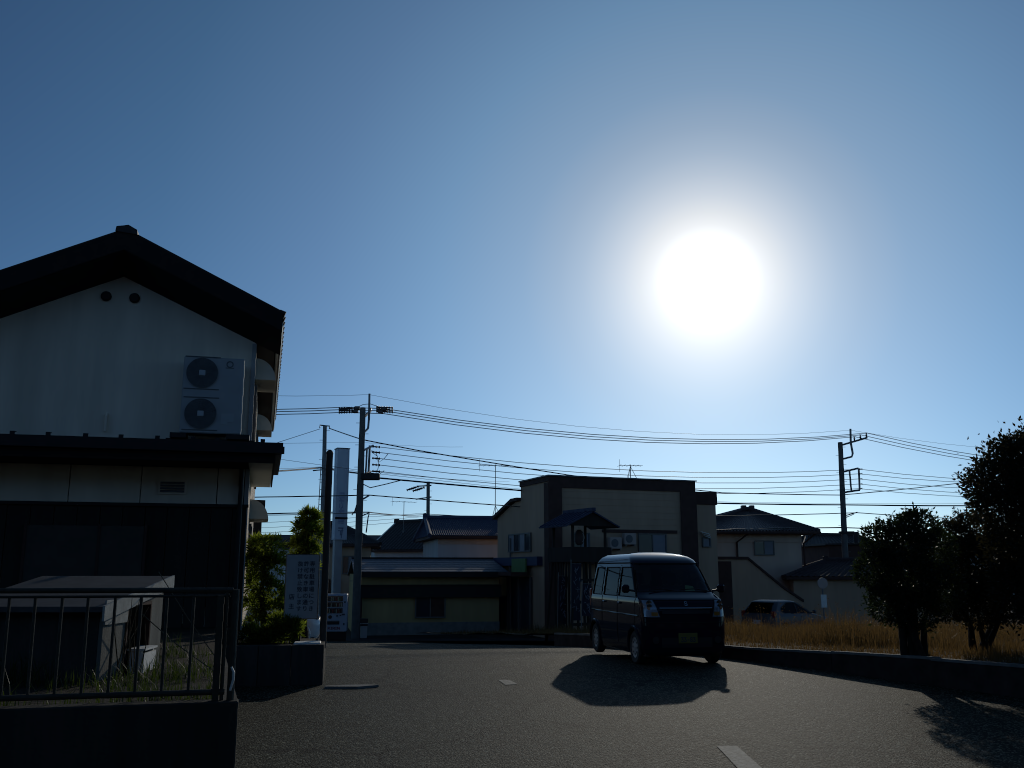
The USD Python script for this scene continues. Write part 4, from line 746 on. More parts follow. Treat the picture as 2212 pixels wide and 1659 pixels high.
part('face', M().box(xm - .2, xm + .22, 0, .04, zs0, zt), SIGNP, ts); part('side', M().box(xm + .223, xm + .26, 0, .5, zs0, zt), SIGNP, ts); part('side', M().box(xm - .24, xm - .203, 0, .5, zs0, zt), SIGNP, ts); part('rear', M().box(xm - .2, xm + .22, .46, .5, zs0, zt), SIGNP, ts)
part('top_cap', M().box(xm - .26, xm + .28, -.02, .52, zt + .002, zt + .04), STEEL, ts); zg = TS.px(730, 1118)[1]
part('joint_band', M().box(xm - .25, xm + .27, -.02, -.001, zg - .05, zg + .03), BLACK_METAL, ts)
FADED2 = mat('faded_dark_print', (.16, .18, .26), .7, .2, 5)
for zc, h, m in ((TS.px(735, 1078)[1], .55, FADED), (TS.px(735, 1096)[1], .4, FADED), (TS.px(730, 1148)[1], .42, FADED2), (TS.px(730, 1126)[1], .2, FADED)):
    q = M(); r = np.random.default_rng(int(h * 100))
    for _ in range(7):
        xa_, za_ = xm + r.uniform(-.09, .09), zc + r.uniform(-h / 2, h / 2)
        (q.box(xm - .11, xm + .11, -.004, -.001, za_, za_ + .035) if r.random() < .6 else q.box(xa_ - .02, xa_ + .02, -.0045, -.001, za_ - .09, za_ + .09))
    part('faded_print', q, m, ts)
part('column', M().box(xm - .2, xm + .1, .08, .42, 0, zs0 - .003), WHITE_PAINT if False else AC_WHITE, ts)

# ------------------------------------------------------------------ utility poles
def shaft(t, b, top, r0, r1, m=POLE_CONC):
    part('shaft', M().tube([b, top], [r0, r1], 16), m, t, smooth=50); q = M()
    b, top = np.array(b), np.array(top); H_ = top[2] - b[2]
    for k in range(int(H_ / .45) - 4):
        z = 2.2 + k * .45; s = 1 if k % 2 else -1; p = b + (top - b) * z / H_; rr_ = r0 + (r1 - r0) * z / H_; q.tube([p + [s * rr_ * .8, 0, 0], p + [s * (rr_ + .14), 0, 0]], .009, 4)
    part('step_bolts', q, STEEL, t)
def insul(m, p, d, n=4, r=.055, L=.34):
    d = np.array(d, float); d /= np.linalg.norm(d); p = np.array(p, float); pts, rs = [], []
    for k in range(n): pts += [p + d * L * (k + .1) / n, p + d * L * (k + .5) / n, p + d * L * (k + .6) / n]; rs += [r * .45, r, r * .45]
    m.tube(pts, rs, 8)
YA = 38.0
A0 = np.array([*at(772, YA), gz(YA)]); A1 = P(786, 880, YA); A1[1] = YA
A1[0] = A0[0] + .02; dxA = P(786, 880, YA)[0] - A0[0]
pa = thing('utility_pole', 'tall concrete utility pole with cross arms in front of the ochre building', 'utility pole')
shaft(pa, A0, A1, .17, .115)
def PA(u, v, dy=0.): return P(u, v, YA + dy)
part('crossarm', M().tube([PA(782, 905), PA(800, 888, 1.2), PA(801, 882, 2.0)], .05, 6), STEEL, pa)
part('top_bracket', M().tube([PA(798, 850, .6), PA(797, 905, .6), PA(795, 925, .5), PA(786, 934)], .045, 8), STEEL, pa)
for pts in (((786, 972), (806, 962)), ((784, 1026), (801, 1018))): part('rack_arm', M().tube([PA(*pts[0]), PA(*pts[1], .9)], .045, 6), STEEL, pa)
part('rack_bar', M().tube([PA(799, 962, .9), PA(796, 1022, .8)], .05, 6), STEEL, pa); part('rack_bar', M().tube([PA(793, 968, .5), PA(790, 1021, .5)], .04, 6), STEEL, pa)
for (u, v, du) in ((745, 881, -1), (742, 885, -1), (748, 889, -1), (802, 879, 1), (800, 884, 1), (797, 888, 1)):
    q = M(); insul(q, PA(768 if du < 0 else 812, v, .6), (du, .1, -.03), 7, .07, .75); part('insulator', q, PORCELAIN, pa)
for (u, v) in ((772, 881), (768, 888), (829, 883), (822, 889)): part('clamp', M().cbox(*sum([[PA(u, v, .6)[i] - s, PA(u, v, .6)[i] + s] for i, s in ((0, .11), (1, .1), (2, .07))], []), .03), PORCELAIN, pa)
for k, v in enumerate((964, 976, 989, 1003, 1017)): q = M(); insul(q, PA(803, v, .9), (1, .2, -.05), 3, .06, .4); part('insulator', q, PORCELAIN, pa)
part('jumper_wire', M().tube([PA(770, 880, .6), PA(785, 873, .6), PA(800, 872, .6), PA(815, 877, .6), PA(828, 882, .6)], .014, 5), WIRE, pa)
for pts in (((802, 975), (815, 985), (818, 1005), (815, 1018), (822, 1022), (830, 1016)), ((802, 973), (812, 976), (819, 998), (830, 990), (838, 980))): part('jumper_wire', M().tube([PA(*p, .9) for p in pts], .014, 5), WIRE, pa)
c0 = PA(802, 1030); part('junction_box', M().cbox(c0[0] - .42, c0[0] + .34, c0[1] - .14, c0[1] + .14, c0[2] - .12, c0[2] + .15, .03), BLACK_METAL, pa)
part('cable_arm', M().tube([PA(775, 1083), PA(797, 1070, .4)], .035, 6), STEEL, pa); part('cable_arm', M().tube([PA(772, 1118), PA(798, 1107, .4), PA(795, 1118, .4), PA(791, 1150, .3)], .025, 6), STEEL, pa)
for pts in (((782, 1050), (772, 1085), (766, 1104), (760, 1112)), ((785, 1046), (775, 1086), (766, 1108))): part('drop_cable', M().tube([PA(*p) for p in pts], .022, 5), WIRE, pa)
YB = 49.0
B0 = np.array([*at(1826, YB), gz(YB)]); B1 = P(1809, 955, YB); 
pb = thing('utility_pole', 'concrete utility pole with square bracket frames on the right behind the bush', 'utility pole')
def PB(u, v, dy=0.): return P(u, v, YB + dy)
shaft(pb, PB(1825, 1235) * [1, 1, 0] + [0, 0, gz(YB)], PB(1815, 955) , .17, .12)
fr_ = .5
for pts in (((1811, 963), (1873, 945)), ((1813, 993), (1840, 986), (1842, 979), (1838, 957)), ((1838, 960), (1837, 926)), ((1816, 1020), (1854, 1011)), ((1818, 1064), (1857, 1058))): part('bracket', M().tube([PB(*p) for p in pts], .055, 6), STEEL, pb)
part('rack_bar', M().tube([PB(1855, 1011), PB(1857, 1058)], .05, 6), STEEL, pb); part('rack_bar', M().tube([PB(1835, 1016), PB(1839, 1060)], .045, 6), STEEL, pb)
for (u, v) in ((1846, 942), (1859, 938), (1872, 934)): q = M(); insul(q, PB(u, v + 12), (0, 0, 1), 3, .07, .34); part('insulator', q, PORCELAIN, pb)
for v in (1013, 1023, 1034, 1045, 1055): q = M(); insul(q, PB(1856, v), (1, 0, 0), 2, .05, .2); part('insulator', q, PORCELAIN, pb)
part('cable_arm', M().tube([PB(1820, 1115), PB(1852, 1106)], .03, 6), STEEL, pb); part('cable_arm', M().tube([PB(1822, 1120), PB(1845, 1110)], .018, 5), STEEL, pb)
c0 = PB(1832, 1151); part('junction_box', M().cbox(c0[0] - .45, c0[0] + .3, c0[1] - .15, c0[1] + .15, c0[2] - .07, c0[2] + .09, .03), BLACK_METAL, pb)
YC = 66.0
pc = thing('utility_pole', 'shorter utility pole with a transformer can behind the small gabled houses', 'utility pole')
def PC(u, v, dy=0.): return P(u, v, YC + dy)
shaft(pc, PC(925, 1230) * [1, 1, 0] + [0, 0, gz(YC)], PC(925, 1040), .15, .12)
part('crossarm', M().tube([PC(900, 1050), PC(932, 1048)], .05, 6), STEEL, pc); part('crossarm', M().tube([PC(898, 1078), PC(932, 1073)], .05, 6), STEEL, pc)
for u, v in ((897, 1052), (905, 1050), (910, 1054), (918, 1052)): q = M(); insul(q, PC(u, v), (-1, 0, -.35), 4, .1, .7); part('insulator', q, PORCELAIN, pc)
a, b = PC(913, 1135), PC(913, 1161); part('transformer', M().lathe([(0, 0), (.26, 0), (.28, .1), (.28, .7), (.2, .82), (0, .84)], 2, (a[0], a[1], b[2]), 16), BLACK_METAL, pc, smooth=40)
part('transformer_arm', M().box(a[0], a[0] + .5, a[1] - .05, a[1] + .05, (a[2] + b[2]) / 2, (a[2] + b[2]) / 2 + .08), STEEL, pc)
YD = 43.0
pd = thing('utility_pole', 'thin dark steel pole rising just behind the round topped brown post', 'utility pole')
def PD(u, v, dy=0.): return P(u, v, YD + dy)
shaft(pd, PD(697, 1230) * [1, 1, 0] + [0, 0, gz(YD)], PD(702, 920), .15, .09, STEEL)
part('head_bracket', M().tube([PD(691, 924), PD(691, 918), PD(712, 920), PD(712, 926)], .03, 5), STEEL, pd); part('crossarm', M().tube([PD(676, 1016), PD(720, 1012)], .03, 5), STEEL, pd)
part('ladder_rail', M().tube([PD(693, 1010), PD(687, 1120)], .02, 5), STEEL, pd)
for k in range(6): part('ladder_rung', M().tube([PD(692 - k, 1025 + 16 * k), PD(700 - k, 1025 + 16 * k)], .015, 4), STEEL, pd)
pe = thing('utility_pole', 'short distant pole stub with comb of wires right of the brown tiled house', 'utility pole')
part('shaft', M().tube([P(1777, 1230, 80) * [1, 1, 0] + [0, 0, gz(60)], P(1777, 1162, 80)], .22, 10), POLE_CONC, pe)
for v in (1166, 1174, 1181): part('crossarm', M().tube([P(1755, v + 3, 80), P(1776, v, 80)], .05, 5), STEEL, pe)

# ------------------------------------------------------------------ wires
def wire(label, pts, r=.016, sag=.25, group=None, name='power_line'):
    w = [P(*p) for p in pts]; line = []
    for a, b in zip(w[:-1], w[1:]):
        L = np.linalg.norm(b - a); n = max(6, int(L / 3))
        for t in np.linspace(0, 1, n, endpoint=False): line.append(a + (b - a) * t - np.array([0, 0, 4 * sag * min(1, (L / 22) ** 2) * t * (1 - t)]))
    line.append(w[-1]); solo(name, M().tube(line, r, 5), WIRE, label, 'wire', group)
wire('topmost thin earth wire running over both tall pole heads', [(300, 842, 36), (798, 852, 38.6), (1838, 929, 49), (2600, 958, 60)], .007, .8)
for k, (v0, u1, v1) in enumerate(((879, 1873, 935), (883, 1860, 939), (888, 1847, 943))):
    wire(('upper', 'middle', 'lower')[k] + ' of the three high power lines between the tall poles', [(250, v0 - 3 + k, 34), (745, v0 + k, 38.6), (829, v0 + 3 + k, 38.6), (u1, v1, 49), (2600, 1010 + 7 * k, 60)], .017, .75)
for k, (va, vb, vc) in enumerate(((964, 1013, 1022), (976, 1023, 1024), (989, 1034, 1040), (1003, 1045, 1048), (1017, 1055, 1052))):
    wire('%s of the five stacked low voltage lines between the tall poles' % ('topmost', 'second from top', 'middle one', 'fourth from top', 'lowest')[k], [(812, va, 38.9), (1856, vb, 49), (2500, vc, 60)], .014, .55)
wire('wavy service cable from the thin steel pole over the big pole and the shop roof', [(712, 925, 43), (782, 949, 38), (900, 972, 39), (1230, 1026, 42), (1560, 1064, 46), (1815, 1069, 49), (2100, 1040, 55), (2500, 1000, 60)], .024, .12)
wire('thin guy wire running down left from the thin steel pole head', [(691, 926, 43), (570, 965, 40), (300, 1040, 36)], .012, .05)
wire('thick telephone cable through the big pole, the one lit by the sun at right', [(300, 1022, 34), (600, 1017, 37), (692, 1010, 42.6), (775, 1022, 38), (818, 1032, 38), (1100, 1057, 40.5), (1450, 1084, 44), (1818, 1090, 49), (2500, 1084, 58)], .034, .12)
wire('thin messenger wire just above the thick telephone cable', [(600, 1012, 37), (692, 1008, 42.6), (775, 1018, 38.1), (1100, 1054, 40.5), (1450, 1081, 44), (1818, 1087, 49), (2500, 1080, 58)], .008, .1)
wire('second telephone cable crossing behind the tower sign at shop roof height', [(300, 1078, 35), (575, 1073, 37), (797, 1069, 38.4), (950, 1081, 39.5), (1450, 1114, 44), (1852, 1107, 49), (2100, 1121, 54), (2500, 1130, 60)], .022, .15)
wire('third telephone cable level with the clipped tree top', [(300, 1112, 35), (585, 1109, 37), (700, 1106, 40), (797, 1106, 38.4), (925, 1110, 66), (1000, 1114, 70)], .024, .1)
wire('upper telephone drop wire just below the third cable', [(300, 1114, 35), (600, 1112, 37), (770, 1108, 38), (860, 1112, 50), (925, 1115, 66)], .014, .1)
wire('cable at eave height of the brown tiled house reaching the right pole box', [(1480, 1145, 45), (1700, 1140, 48), (1822, 1139, 49), (1900, 1142, 51), (2400, 1150, 58)], .028, .1)
for k, v in enumerate((1130, 1141, 1152)): wire('%s of three faint background wires left of the sign tower' % ('top', 'middle', 'bottom')[k], [(300, v + 5, 60), (600, v - 3, 62), (920, v - 22 - 4 * k, 66)], .012, .1)
wire('thin wire low across the sky passing behind the sign tower', [(480, 957, 48), (780, 955, 55), (1000, 965, 75)], .008, .1)
wire('faint slanting wire from the eave down to the big pole', [(560, 985, 40), (775, 1015, 38), (1100, 1040, 60)], .008, .1)
wire('loop cable hanging right of the big pole under its box', [(778, 1042, 38), (800, 1053, 38.2), (835, 1045, 38.6), (870, 1036, 38.9)], .02, .02)

# dark building added behind the viewpoint, unseen, to deepen shade and darken reflections
SB = Frame(-34, -9, 0)
sb = thing('added_rear_building', 'long dark timber building added unseen behind the viewpoint to deepen the shade', 'building', SB)
part('wall', M().box(0, 66, -8, 0, -.1, 6.2), DARK_WOOD, sb); part('roof', M().hexa([(-1, -9, 6.2), (67, -9, 6.2), (67, 1.0, 6.2), (-1, 1.0, 6.2), (-1, -4.2, 9.2), (67, -4.2, 9.2), (67, -3.8, 9.2), (-1, -3.8, 9.2)]), ROOF_DARK, sb)
for k in range(10):
    w = part('window', M().box(3 + 6.4 * k, 5.2 + 6.4 * k, .002, .05, 1.0, 2.6), BROWN_TRIM, sb); part('pane', M().box(3.1 + 6.4 * k, 5.1 + 6.4 * k, .052, .06, 1.1, 2.5), WIN_DARK, w)
# ------------------------------------------------------------------ vehicles
VGLASS = glassmat('tinted_car_glass', (.09, .10, .10), ior=1.3, k=.5); VCLEAR = glassmat('windscreen_glass', (.60, .64, .61))
def paint_mat(name, c, rough=.28, metallic=.25): return mat(name, c, rough, .03, 2, metallic=metallic, spec=.5, coat=.8)
NAVYP = usdkit.material(stage, '/World/Looks/dark_navy_car_paint', {"n": ("noise_texture", {"scale": 3.}), "tc": ("texture_coordinate", {}), "r": ("rgb_ramp", {"ramp": [(.3, (.006, .006, .012)), (.7, (.009, .008, .015))]}),
    "p": ("principled_bsdf", {"roughness": .5, "specular_ior_level": .0, "coat_weight": 1.0, "coat_ior": 1.3, "coat_roughness": .035})}, [("tc.object", "n.vector"), ("n.fac", "r.fac"), ("r.color", "p.base_color")], surface="p.BSDF"); SILVERP = mat('silver_car_paint', (.06, .055, .062), .4, .03, 2, metallic=.2, spec=.25, coat=.25); WHITEP = paint_mat('white_car_paint', (.62, .62, .62), .3, 0)
LAMP = mat('headlamp_lens', (.30, .32, .36), .12, .25, 20, metallic=.4); REDLAMP = mat('tail_lamp_red', (.18, .01, .01), .2, .1); AMBER = mat('indicator_amber', (.35, .14, .02), .25, .1)
PLATEY = mat('yellow_number_plate', (.20, .15, .03), .6, .05); PLATEW = mat('white_number_plate', (.4, .4, .4), .6, .05)

def car(name, label, fr, spec, paint, group=None):
    t = thing(name, label, spec['cat'], fr, group)
    I = lambda key: (lambda z: np.interp(z, [p[0] for p in spec[key]], [p[1] for p in spec[key]]))
    fy, ry, hw = I('front'), I('rear'), I('half'); bow = spec.get('bow', .07)
    zs = np.array(spec['zs']); ns, nf = 110, 30
    def ring(z, off=0.):
        w, f, r = hw(z) + off, fy(z) + off, ry(z) - off; rf = min(spec['rf'], w * .9); rr = min(.14, w * .5); pts = []
        s = np.linspace(0, 1, ns)
        for k in s: pts.append((w, r + rr + (f - rf - r - rr) * k, 0))
        for a in np.linspace(0, math.pi / 2, 10)[1:-1]: pts.append((w - rf + rf * math.cos(a), f - rf + rf * math.sin(a), 1))
        for k in np.linspace(w - rf, -w + rf, nf): pts.append((k, f, 1))
        for a in np.linspace(math.pi / 2, math.pi, 10)[1:-1]: pts.append((-w + rf + rf * math.cos(a), f - rf + rf * math.sin(a), 1))
        for k in s[::-1]: pts.append((-w, r + rr + (f - rf - r - rr) * k, 0))
        for a in np.linspace(math.pi, 1.5 * math.pi, 7)[1:-1]: pts.append((-w + rr + rr * math.cos(a), r + rr + rr * math.sin(a), 2))
        for k in np.linspace(-w + rr, w - rr, 16): pts.append((k, r, 2))
        for a in np.linspace(1.5 * math.pi, 2 * math.pi, 7)[1:-1]: pts.append((w - rr + rr * math.cos(a), r + rr + rr * math.sin(a), 2))
        p = np.array(pts); b = np.where(p[:, 1] > f - .6, bow * (1 - ((f - p[:, 1]) / .6)) * (np.abs(p[:, 0]) / max(w, .1)) ** 2, 0); p[:, 1] -= np.maximum(b, 0); return p
    RG = [ring(z) for z in zs]; n = len(RG[0])
    V = np.vstack([np.column_stack([r[:, :2], np.full(n, z)]) for r, z in zip(RG, zs)]); reg = RG[0][:, 2]
    wheels = spec['wheels']; R = spec['R']
    def inpoly(y, z, poly):
        ins = False
        for (a, b), (c, d) in zip(poly, poly[1:] + poly[:1]):
            if (b > z) != (d > z) and y < (c - a) * (z - b) / (d - b) + a: ins = not ins
        return ins
    F = []; GL = {}
    for i in range(len(zs) - 1):
        for j in range(n):
            k = (j + 1) % n; a, b, c, d = i * n + j, i * n + k, i * n + n + k, i * n + n + j; ctr = (V[a] + V[b] + V[c] + V[d]) / 4; rg = max(reg[j], reg[k]) if {reg[j], reg[k]} != {0, 2} else 2
            key = None; side = 'r' if ctr[0] > 0 else 'l'
            if rg == 0 or abs(ctr[0]) > .6 * hw(ctr[2]):
                if rg != 2 and abs(ctr[0]) > hw(ctr[2]) * .9:
                    if any((ctr[1] - wy) ** 2 + (ctr[2] - R) ** 2 < (R + .055) ** 2 for wy in wheels): continue
                    for wi, poly in enumerate(spec['windows']):
                        if inpoly(ctr[1], ctr[2], poly): key = (side, wi)
            if key is None and rg == 1 and spec['ws'][0] < ctr[2] < spec['ws'][1] and abs(ctr[0]) < hw(ctr[2]) * .93: key = ('f', 0)
            if key is None and rg == 2 and spec['rw'][0] < ctr[2] < spec['rw'][1] and abs(ctr[0]) < hw(ctr[2]) * .82: key = ('b', 0)
            (F if key is None else GL.setdefault(key, [])).append([a, b, c]); (F if key is None else GL[key]).append([a, c, d])
    top = len(V); V = np.vstack([V, [0, (fy(zs[-1]) + ry(zs[-1])) / 2, zs[-1] + .004]])
    for j in range(n): F.append([(len(zs) - 1) * n + j, (len(zs) - 1) * n + (j + 1) % n, top])
    part('body', M().add(V, F), paint, t, smooth=35)
    for key, f in GL.items():
        f = np.array(f); used, inv = np.unique(f, return_inverse=True); vv = V[used].copy(); c0 = np.array([0, vv[:, 1].mean() if key[0] in 'fb' else 0, 0])
        if key[0] in 'lr': vv[:, 0] *= .988
        else: vv[:, 1] += -.012 if key[0] == 'f' else .012
        nm = {'f': 'windscreen', 'b': 'rear_window'}.get(key[0], 'side_window')
        ff = inv.reshape(f.shape); gp = part(nm, M().add(vv, ff), VCLEAR if key[0] == 'f' else VGLASS, t, smooth=40)
        e = np.sort(np.vstack([ff[:, [0, 1]], ff[:, [1, 2]], ff[:, [2, 0]]]), 1); u, cnt = np.unique(e, axis=0, return_counts=True); be = u[cnt == 1]; g = M(); vo = V[used]
        for a, b in be: g.tube([vo[a], vo[b]], .011, 4, caps=False)
        part('gasket', g, RUBBER, gp)
    zl = zs[0]
    part('underbody', M().box(-hw(zl) + .02, hw(zl) - .02, ry(zl) + .05, fy(zl) - .1, zl - .02, zl + .05), PLASTIC, t)
    part('floor', M().box(-hw(.6) + .06, hw(.6) - .06, ry(.6) + .1, fy(.8) - .25, R * 2 + .06, R * 2 + .1), PLASTIC, t)
    for wy in wheels:
        for sx in (-1, 1):
            al = R + .06; part('arch_lip', M().tube([(sx * (hw(max(zs[0], R + al * math.sin(a))) + .002), wy + al * math.cos(a), R + al * math.sin(a)) for a in np.linspace(-.25, math.pi + .25, 24)], .026, 6), paint, t)
            cxw = sx * (hw(.5) - .085)
            w = part('wheel', M().lathe([(R * .62, -.075), (R * .9, -.08), (R, -.055), (R, .055), (R * .9, .08), (R * .62, .075)], 0, (cxw, wy, R), 32), RUBBER, t, smooth=30)
            q = M().lathe([(R * .64, .0), (R * .62, .07), (R * .52, .06), (R * .2, .066), (0, .075)], 0, (0, 0, 0), 30)
            vv, ff = q.arr(); vv[:, 0] *= sx; vv += (cxw, wy, R); part('rim', M().add(vv, ff if sx > 0 else ff[:, ::-1]), RIM, w, smooth=30)
            h = M()
            for a in range(8): th = a * math.pi / 4; h.lathe([(.0, 0), (.019, 0), (.019, .004), (0, .004)], 0, (cxw + sx * .066, wy + R * .40 * math.cos(th), R + R * .40 * math.sin(th)), 8)
            part('rim_holes', h, PLASTIC, w); part('inner_arch', M().box(cxw - sx * .1, cxw - sx * .35, wy - R - .05, wy + R + .05, .25, R * 2 + .055), PLASTIC, t)
    return t, fy, ry, hw, ring

kv = dict(cat='van', rf=.16, bow=.09, R=.275, wheels=(1.10, -1.28),
    zs=[.17, .20, .25, .32, .40, .48, .56, .64, .72, .80, .88, .94, .98, 1.01, 1.04, 1.07, 1.10, 1.13, 1.16, 1.19, 1.22, 1.26, 1.30, 1.35, 1.40, 1.45, 1.50, 1.55, 1.60, 1.64, 1.67, 1.70, 1.73, 1.76, 1.785, 1.81, 1.83, 1.85, 1.862, 1.87],
    front=[(.17, 1.60), (.22, 1.66), (.32, 1.69), (.60, 1.70), (.80, 1.685), (.94, 1.665), (1.01, 1.635), (1.06, 1.59), (1.09, 1.53), (1.13, 1.42), (1.18, 1.31), (1.22, 1.25), (1.4, 1.10), (1.55, .97), (1.67, .85), (1.73, .76), (1.785, .62), (1.83, .42), (1.87, .15)],
    rear=[(.17, -1.62), (.3, -1.69), (.9, -1.695), (1.2, -1.66), (1.6, -1.575), (1.70, -1.54), (1.785, -1.46), (1.83, -1.36), (1.87, -1.1)],
    half=[(.17, .69), (.25, .72), (.5, .737), (.9, .735), (1.04, .728), (1.16, .705), (1.4, .668), (1.60, .632), (1.67, .615), (1.73, .595), (1.785, .555), (1.83, .48), (1.862, .36), (1.87, .25)],
    windows=[[(1.22, 1.10), (.84, 1.55), (.72, 1.60), (.22, 1.60), (.22, 1.10)], [(.12, 1.10), (.12, 1.60), (-.72, 1.60), (-.72, 1.10)], [(-.84, 1.10), (-.84, 1.60), (-1.36, 1.60), (-1.46, 1.10)]], ws=(1.19, 1.66), rw=(1.10, 1.62))
th_ = math.radians(11.0); fwd = np.array([math.sin(th_), -math.cos(th_)])
vc = np.array([2.90, 16.05]) - 1.7 * fwd
VANF = Frame(vc[0], vc[1], 180 + 11.0, gz(17))
van, fy, ry, hw_, ring = car('kei_van', 'dark navy high roofed kei van parked facing the camera in the middle of the lot', VANF, kv, NAVYP)
def front_pt(x, z, off=.004):
    w = hw_(z); rf = .16; f = fy(z); ax = abs(x); y = f if ax < w - rf else f - rf + math.sqrt(max(0, rf * rf - (ax - w + rf) ** 2)); b = .09 * (1 - (f - y) / .6) * (ax / w) ** 2; return np.array([x, y - b + off, z])
def front_panel(x0, x1, z0, z1, off, nx=8, nz=6, zl=None, zr=None):
    V, F = [], []
    for i in range(nz + 1):
        for j in range(nx + 1): z = z0 + (z1 - z0) * i / nz; V.append(front_pt(x0 + (x1 - x0) * j / nx, z, off))
    for i in range(nz):
        for j in range(nx): a = i * (nx + 1) + j; F += [[a, a + 1, a + nx + 2], [a, a + nx + 2, a + nx + 1]]
    return V, F
def front_poly_panel(poly, off, n=9):
    """quad lamp shape following the front surface: poly = (x,z) of the four corners, bottom inner, bottom outer, top outer, top inner"""
    V, F = [], []; p = np.array(poly, float)
    for i in range(n + 1):
        for j in range(n + 1):
            s, r = i / n, j / n; q = (p[0] * (1 - r) + p[1] * r) * (1 - s) + (p[3] * (1 - r) + p[2] * r) * s; V.append(front_pt(q[0], q[1], off))
    for i in range(n):
        for j in range(n): a = i * (n + 1) + j; F += [[a, a + 1, a + n + 2], [a, a + n + 2, a + n + 1]]
    return V, F
for sx in (1, -1):
    hl = part('headlight', M().add(*front_poly_panel([(sx * .46, .79), (sx * .70, .79), (sx * .705, 1.06), (sx * .55, 1.06)], .012)), LAMP, van, smooth=True)
    q = M().add(*front_poly_panel([(sx * .49, .81), (sx * .60, .81), (sx * .60, .87), (sx * .495, .87)], .018, 4)); part('indicator', q, AMBER, hl)
    for zc in (.95, 1.01): p = front_pt(sx * .62, zc, .017); part('reflector', M().lathe([(0, 0), (.045, 0), (.05, .006), (.0, .004)], 1, tuple(p), 14), CHROME, hl)
    q = M()
    for a, b in (((.455, .785), (.705, .785)), ((.705, .785), (.71, 1.065)), ((.71, 1.065), (.545, 1.065)), ((.545, 1.065), (.455, .785))):
        q.tube([front_pt(sx * (a[0] + (b[0] - a[0]) * k / 6), a[1] + (b[1] - a[1]) * k / 6, .012) for k in range(7)], .007, 5)
    part('rim', q, PLASTIC, hl)
    part('fog_lamp', M().lathe([(0, 0), (.055, 0), (.06, .012), (0, .015)], 1, tuple(front_pt(sx * .54, .42, .006)), 18), PLASTIC, van)
    m = part('mirror', M().cbox(sx * .80, sx * .93, 1.06, 1.15, 1.17, 1.31, .03), NAVYP, van); part('mirror_arm', M().tube([(sx * .70, 1.12, 1.2), (sx * .82, 1.11, 1.22)], .02, 6), PLASTIC, m); part('mirror_glass', M().box(sx * .815, sx * .915, 1.052, 1.058, 1.185, 1.295), CHROME, m)
    side = lambda y, z, o=.003: (sx * (hw_(z) + o), y, z)
    q = M()
    for pts in ([(y, z) for y, z in ((.18, .30), (.18, 1.09))], [(1.14, .62), (1.16, 1.02), (1.2, 1.08)], [(-.78, .62), (-.78, 1.09)], [(.17, 1.62), (.17, 1.64)]): q.tube([side(y, z, .001) for y, z in ([(pts[0][0], pts[0][1] + (pts[-1][1] - pts[0][1]) * k / 8) for k in range(9)] if pts[0][0] == pts[-1][0] else pts)], .006, 4)
    part('door_seam', q, RUBBER, van)
    part('side_moulding', M().tube([side(y, .80, .006) for y in np.linspace(-1.5, 1.35, 12)], .013, 6), NAVYP, van)
    part('roof_gutter', M().tube([(sx * (hw_(1.68) + .006), y, 1.68) for y in np.linspace(-1.42, .74, 12)], .012, 6), RUBBER, van)
    for y in (.32, -.62): part('door_handle', M().cbox(sx * (hw_(.98) + .002), sx * (hw_(.98) + .03), y - .07, y + .07, .965, 1.0, .01), NAVYP, van)
    part('tail_lamp', M().cbox(sx * .60, sx * .72, -1.70, -1.60, .85, 1.2, .02), REDLAMP, van)
part('chrome_bar', M().tube([front_pt(x, .93, .012) for x in np.linspace(-.46, .46, 19)], .014, 6), CHROME, van)
part('grille', M().add(*front_panel(-.42, .42, .84, .905, .006, 16, 2)), PLASTIC, van)
part('lower_intake', M().add(*front_panel(-.44, .44, .30, .46, .006, 16, 4)), PLASTIC, van)
part('bumper_seam', M().tube([front_pt(x, .70, .002) for x in np.linspace(-.7, .7, 30)], .006, 4), RUBBER, van)
part('hood_seam', M().tube([front_pt(x, 1.06 , .001) for x in np.linspace(-.55, .55, 24)], .005, 4), RUBBER, van)
yq = fy(.42)
npl = part('number_plate', M().cbox(-.165, .165, yq + .006, yq + .016, .37, .535, .004), PLATEY, van)
tm = meshkit.text_mesh('33-83', .075, .003, True); b = tm.bounds; v = np.array(tm.vertices); w_ = b[1][0] - b[0][0]
part('lettering', M().add(np.stack([.125 - (v[:, 0] - b[0][0]) * .25 / w_, yq + .017 + v[:, 2], .39 + v[:, 1] - b[0][1]], 1), np.array(tm.faces)), INK, npl)
tm = meshkit.text_mesh('S', .07, .004, True); v = np.array(tm.vertices); p = front_pt(0, 1.0, .006)
part('emblem', M().add(np.stack([.03 - v[:, 0], p[1] + v[:, 2] - (v[:, 1] - .0) * .6 + .015, .97 + v[:, 1]], 1), np.array(tm.faces)), CHROME, van)
for x0, x1 in ((-.55, -.05), (.02, .5)): part('wiper', M().tube([(x0, fy(1.2) - .03, 1.205), ((x0 + x1) / 2, fy(1.23) + .012, 1.235), (x1, fy(1.22) + .014, 1.222)], .009, 5), RUBBER, van)
part('dashboard', M().cbox(-.6, .6, .78, 1.14, .86, 1.12, .04), PLASTIC, van)
for x in (-.32, .32):
    st = part('seat', M().cbox(x - .22, x + .22, .02, .2, .68, 1.28, .05), SEAT, van); part('headrest', M().cbox(x - .12, x + .12, .03, .14, 1.30, 1.50, .04), SEAT, st)
    part('seat', M().cbox(x - .22, x + .22, -.85, -.65, .68, 1.25, .05), SEAT, van)
part('steering_wheel', M().tube([(-.32 + .18 * math.cos(a), .74 - .06 * math.sin(a), 1.10 + .17 * math.sin(a)) for a in np.linspace(0, 2 * math.pi, 20)], .014, 6), PLASTIC, van)
part('rear_view_mirror', M().cbox(-.1, .1, .76, .79, 1.52, 1.58, .012), PLASTIC, van)
PALEG = mat('pale_green_paper', (.60, .72, .30), .8, .1, 5)
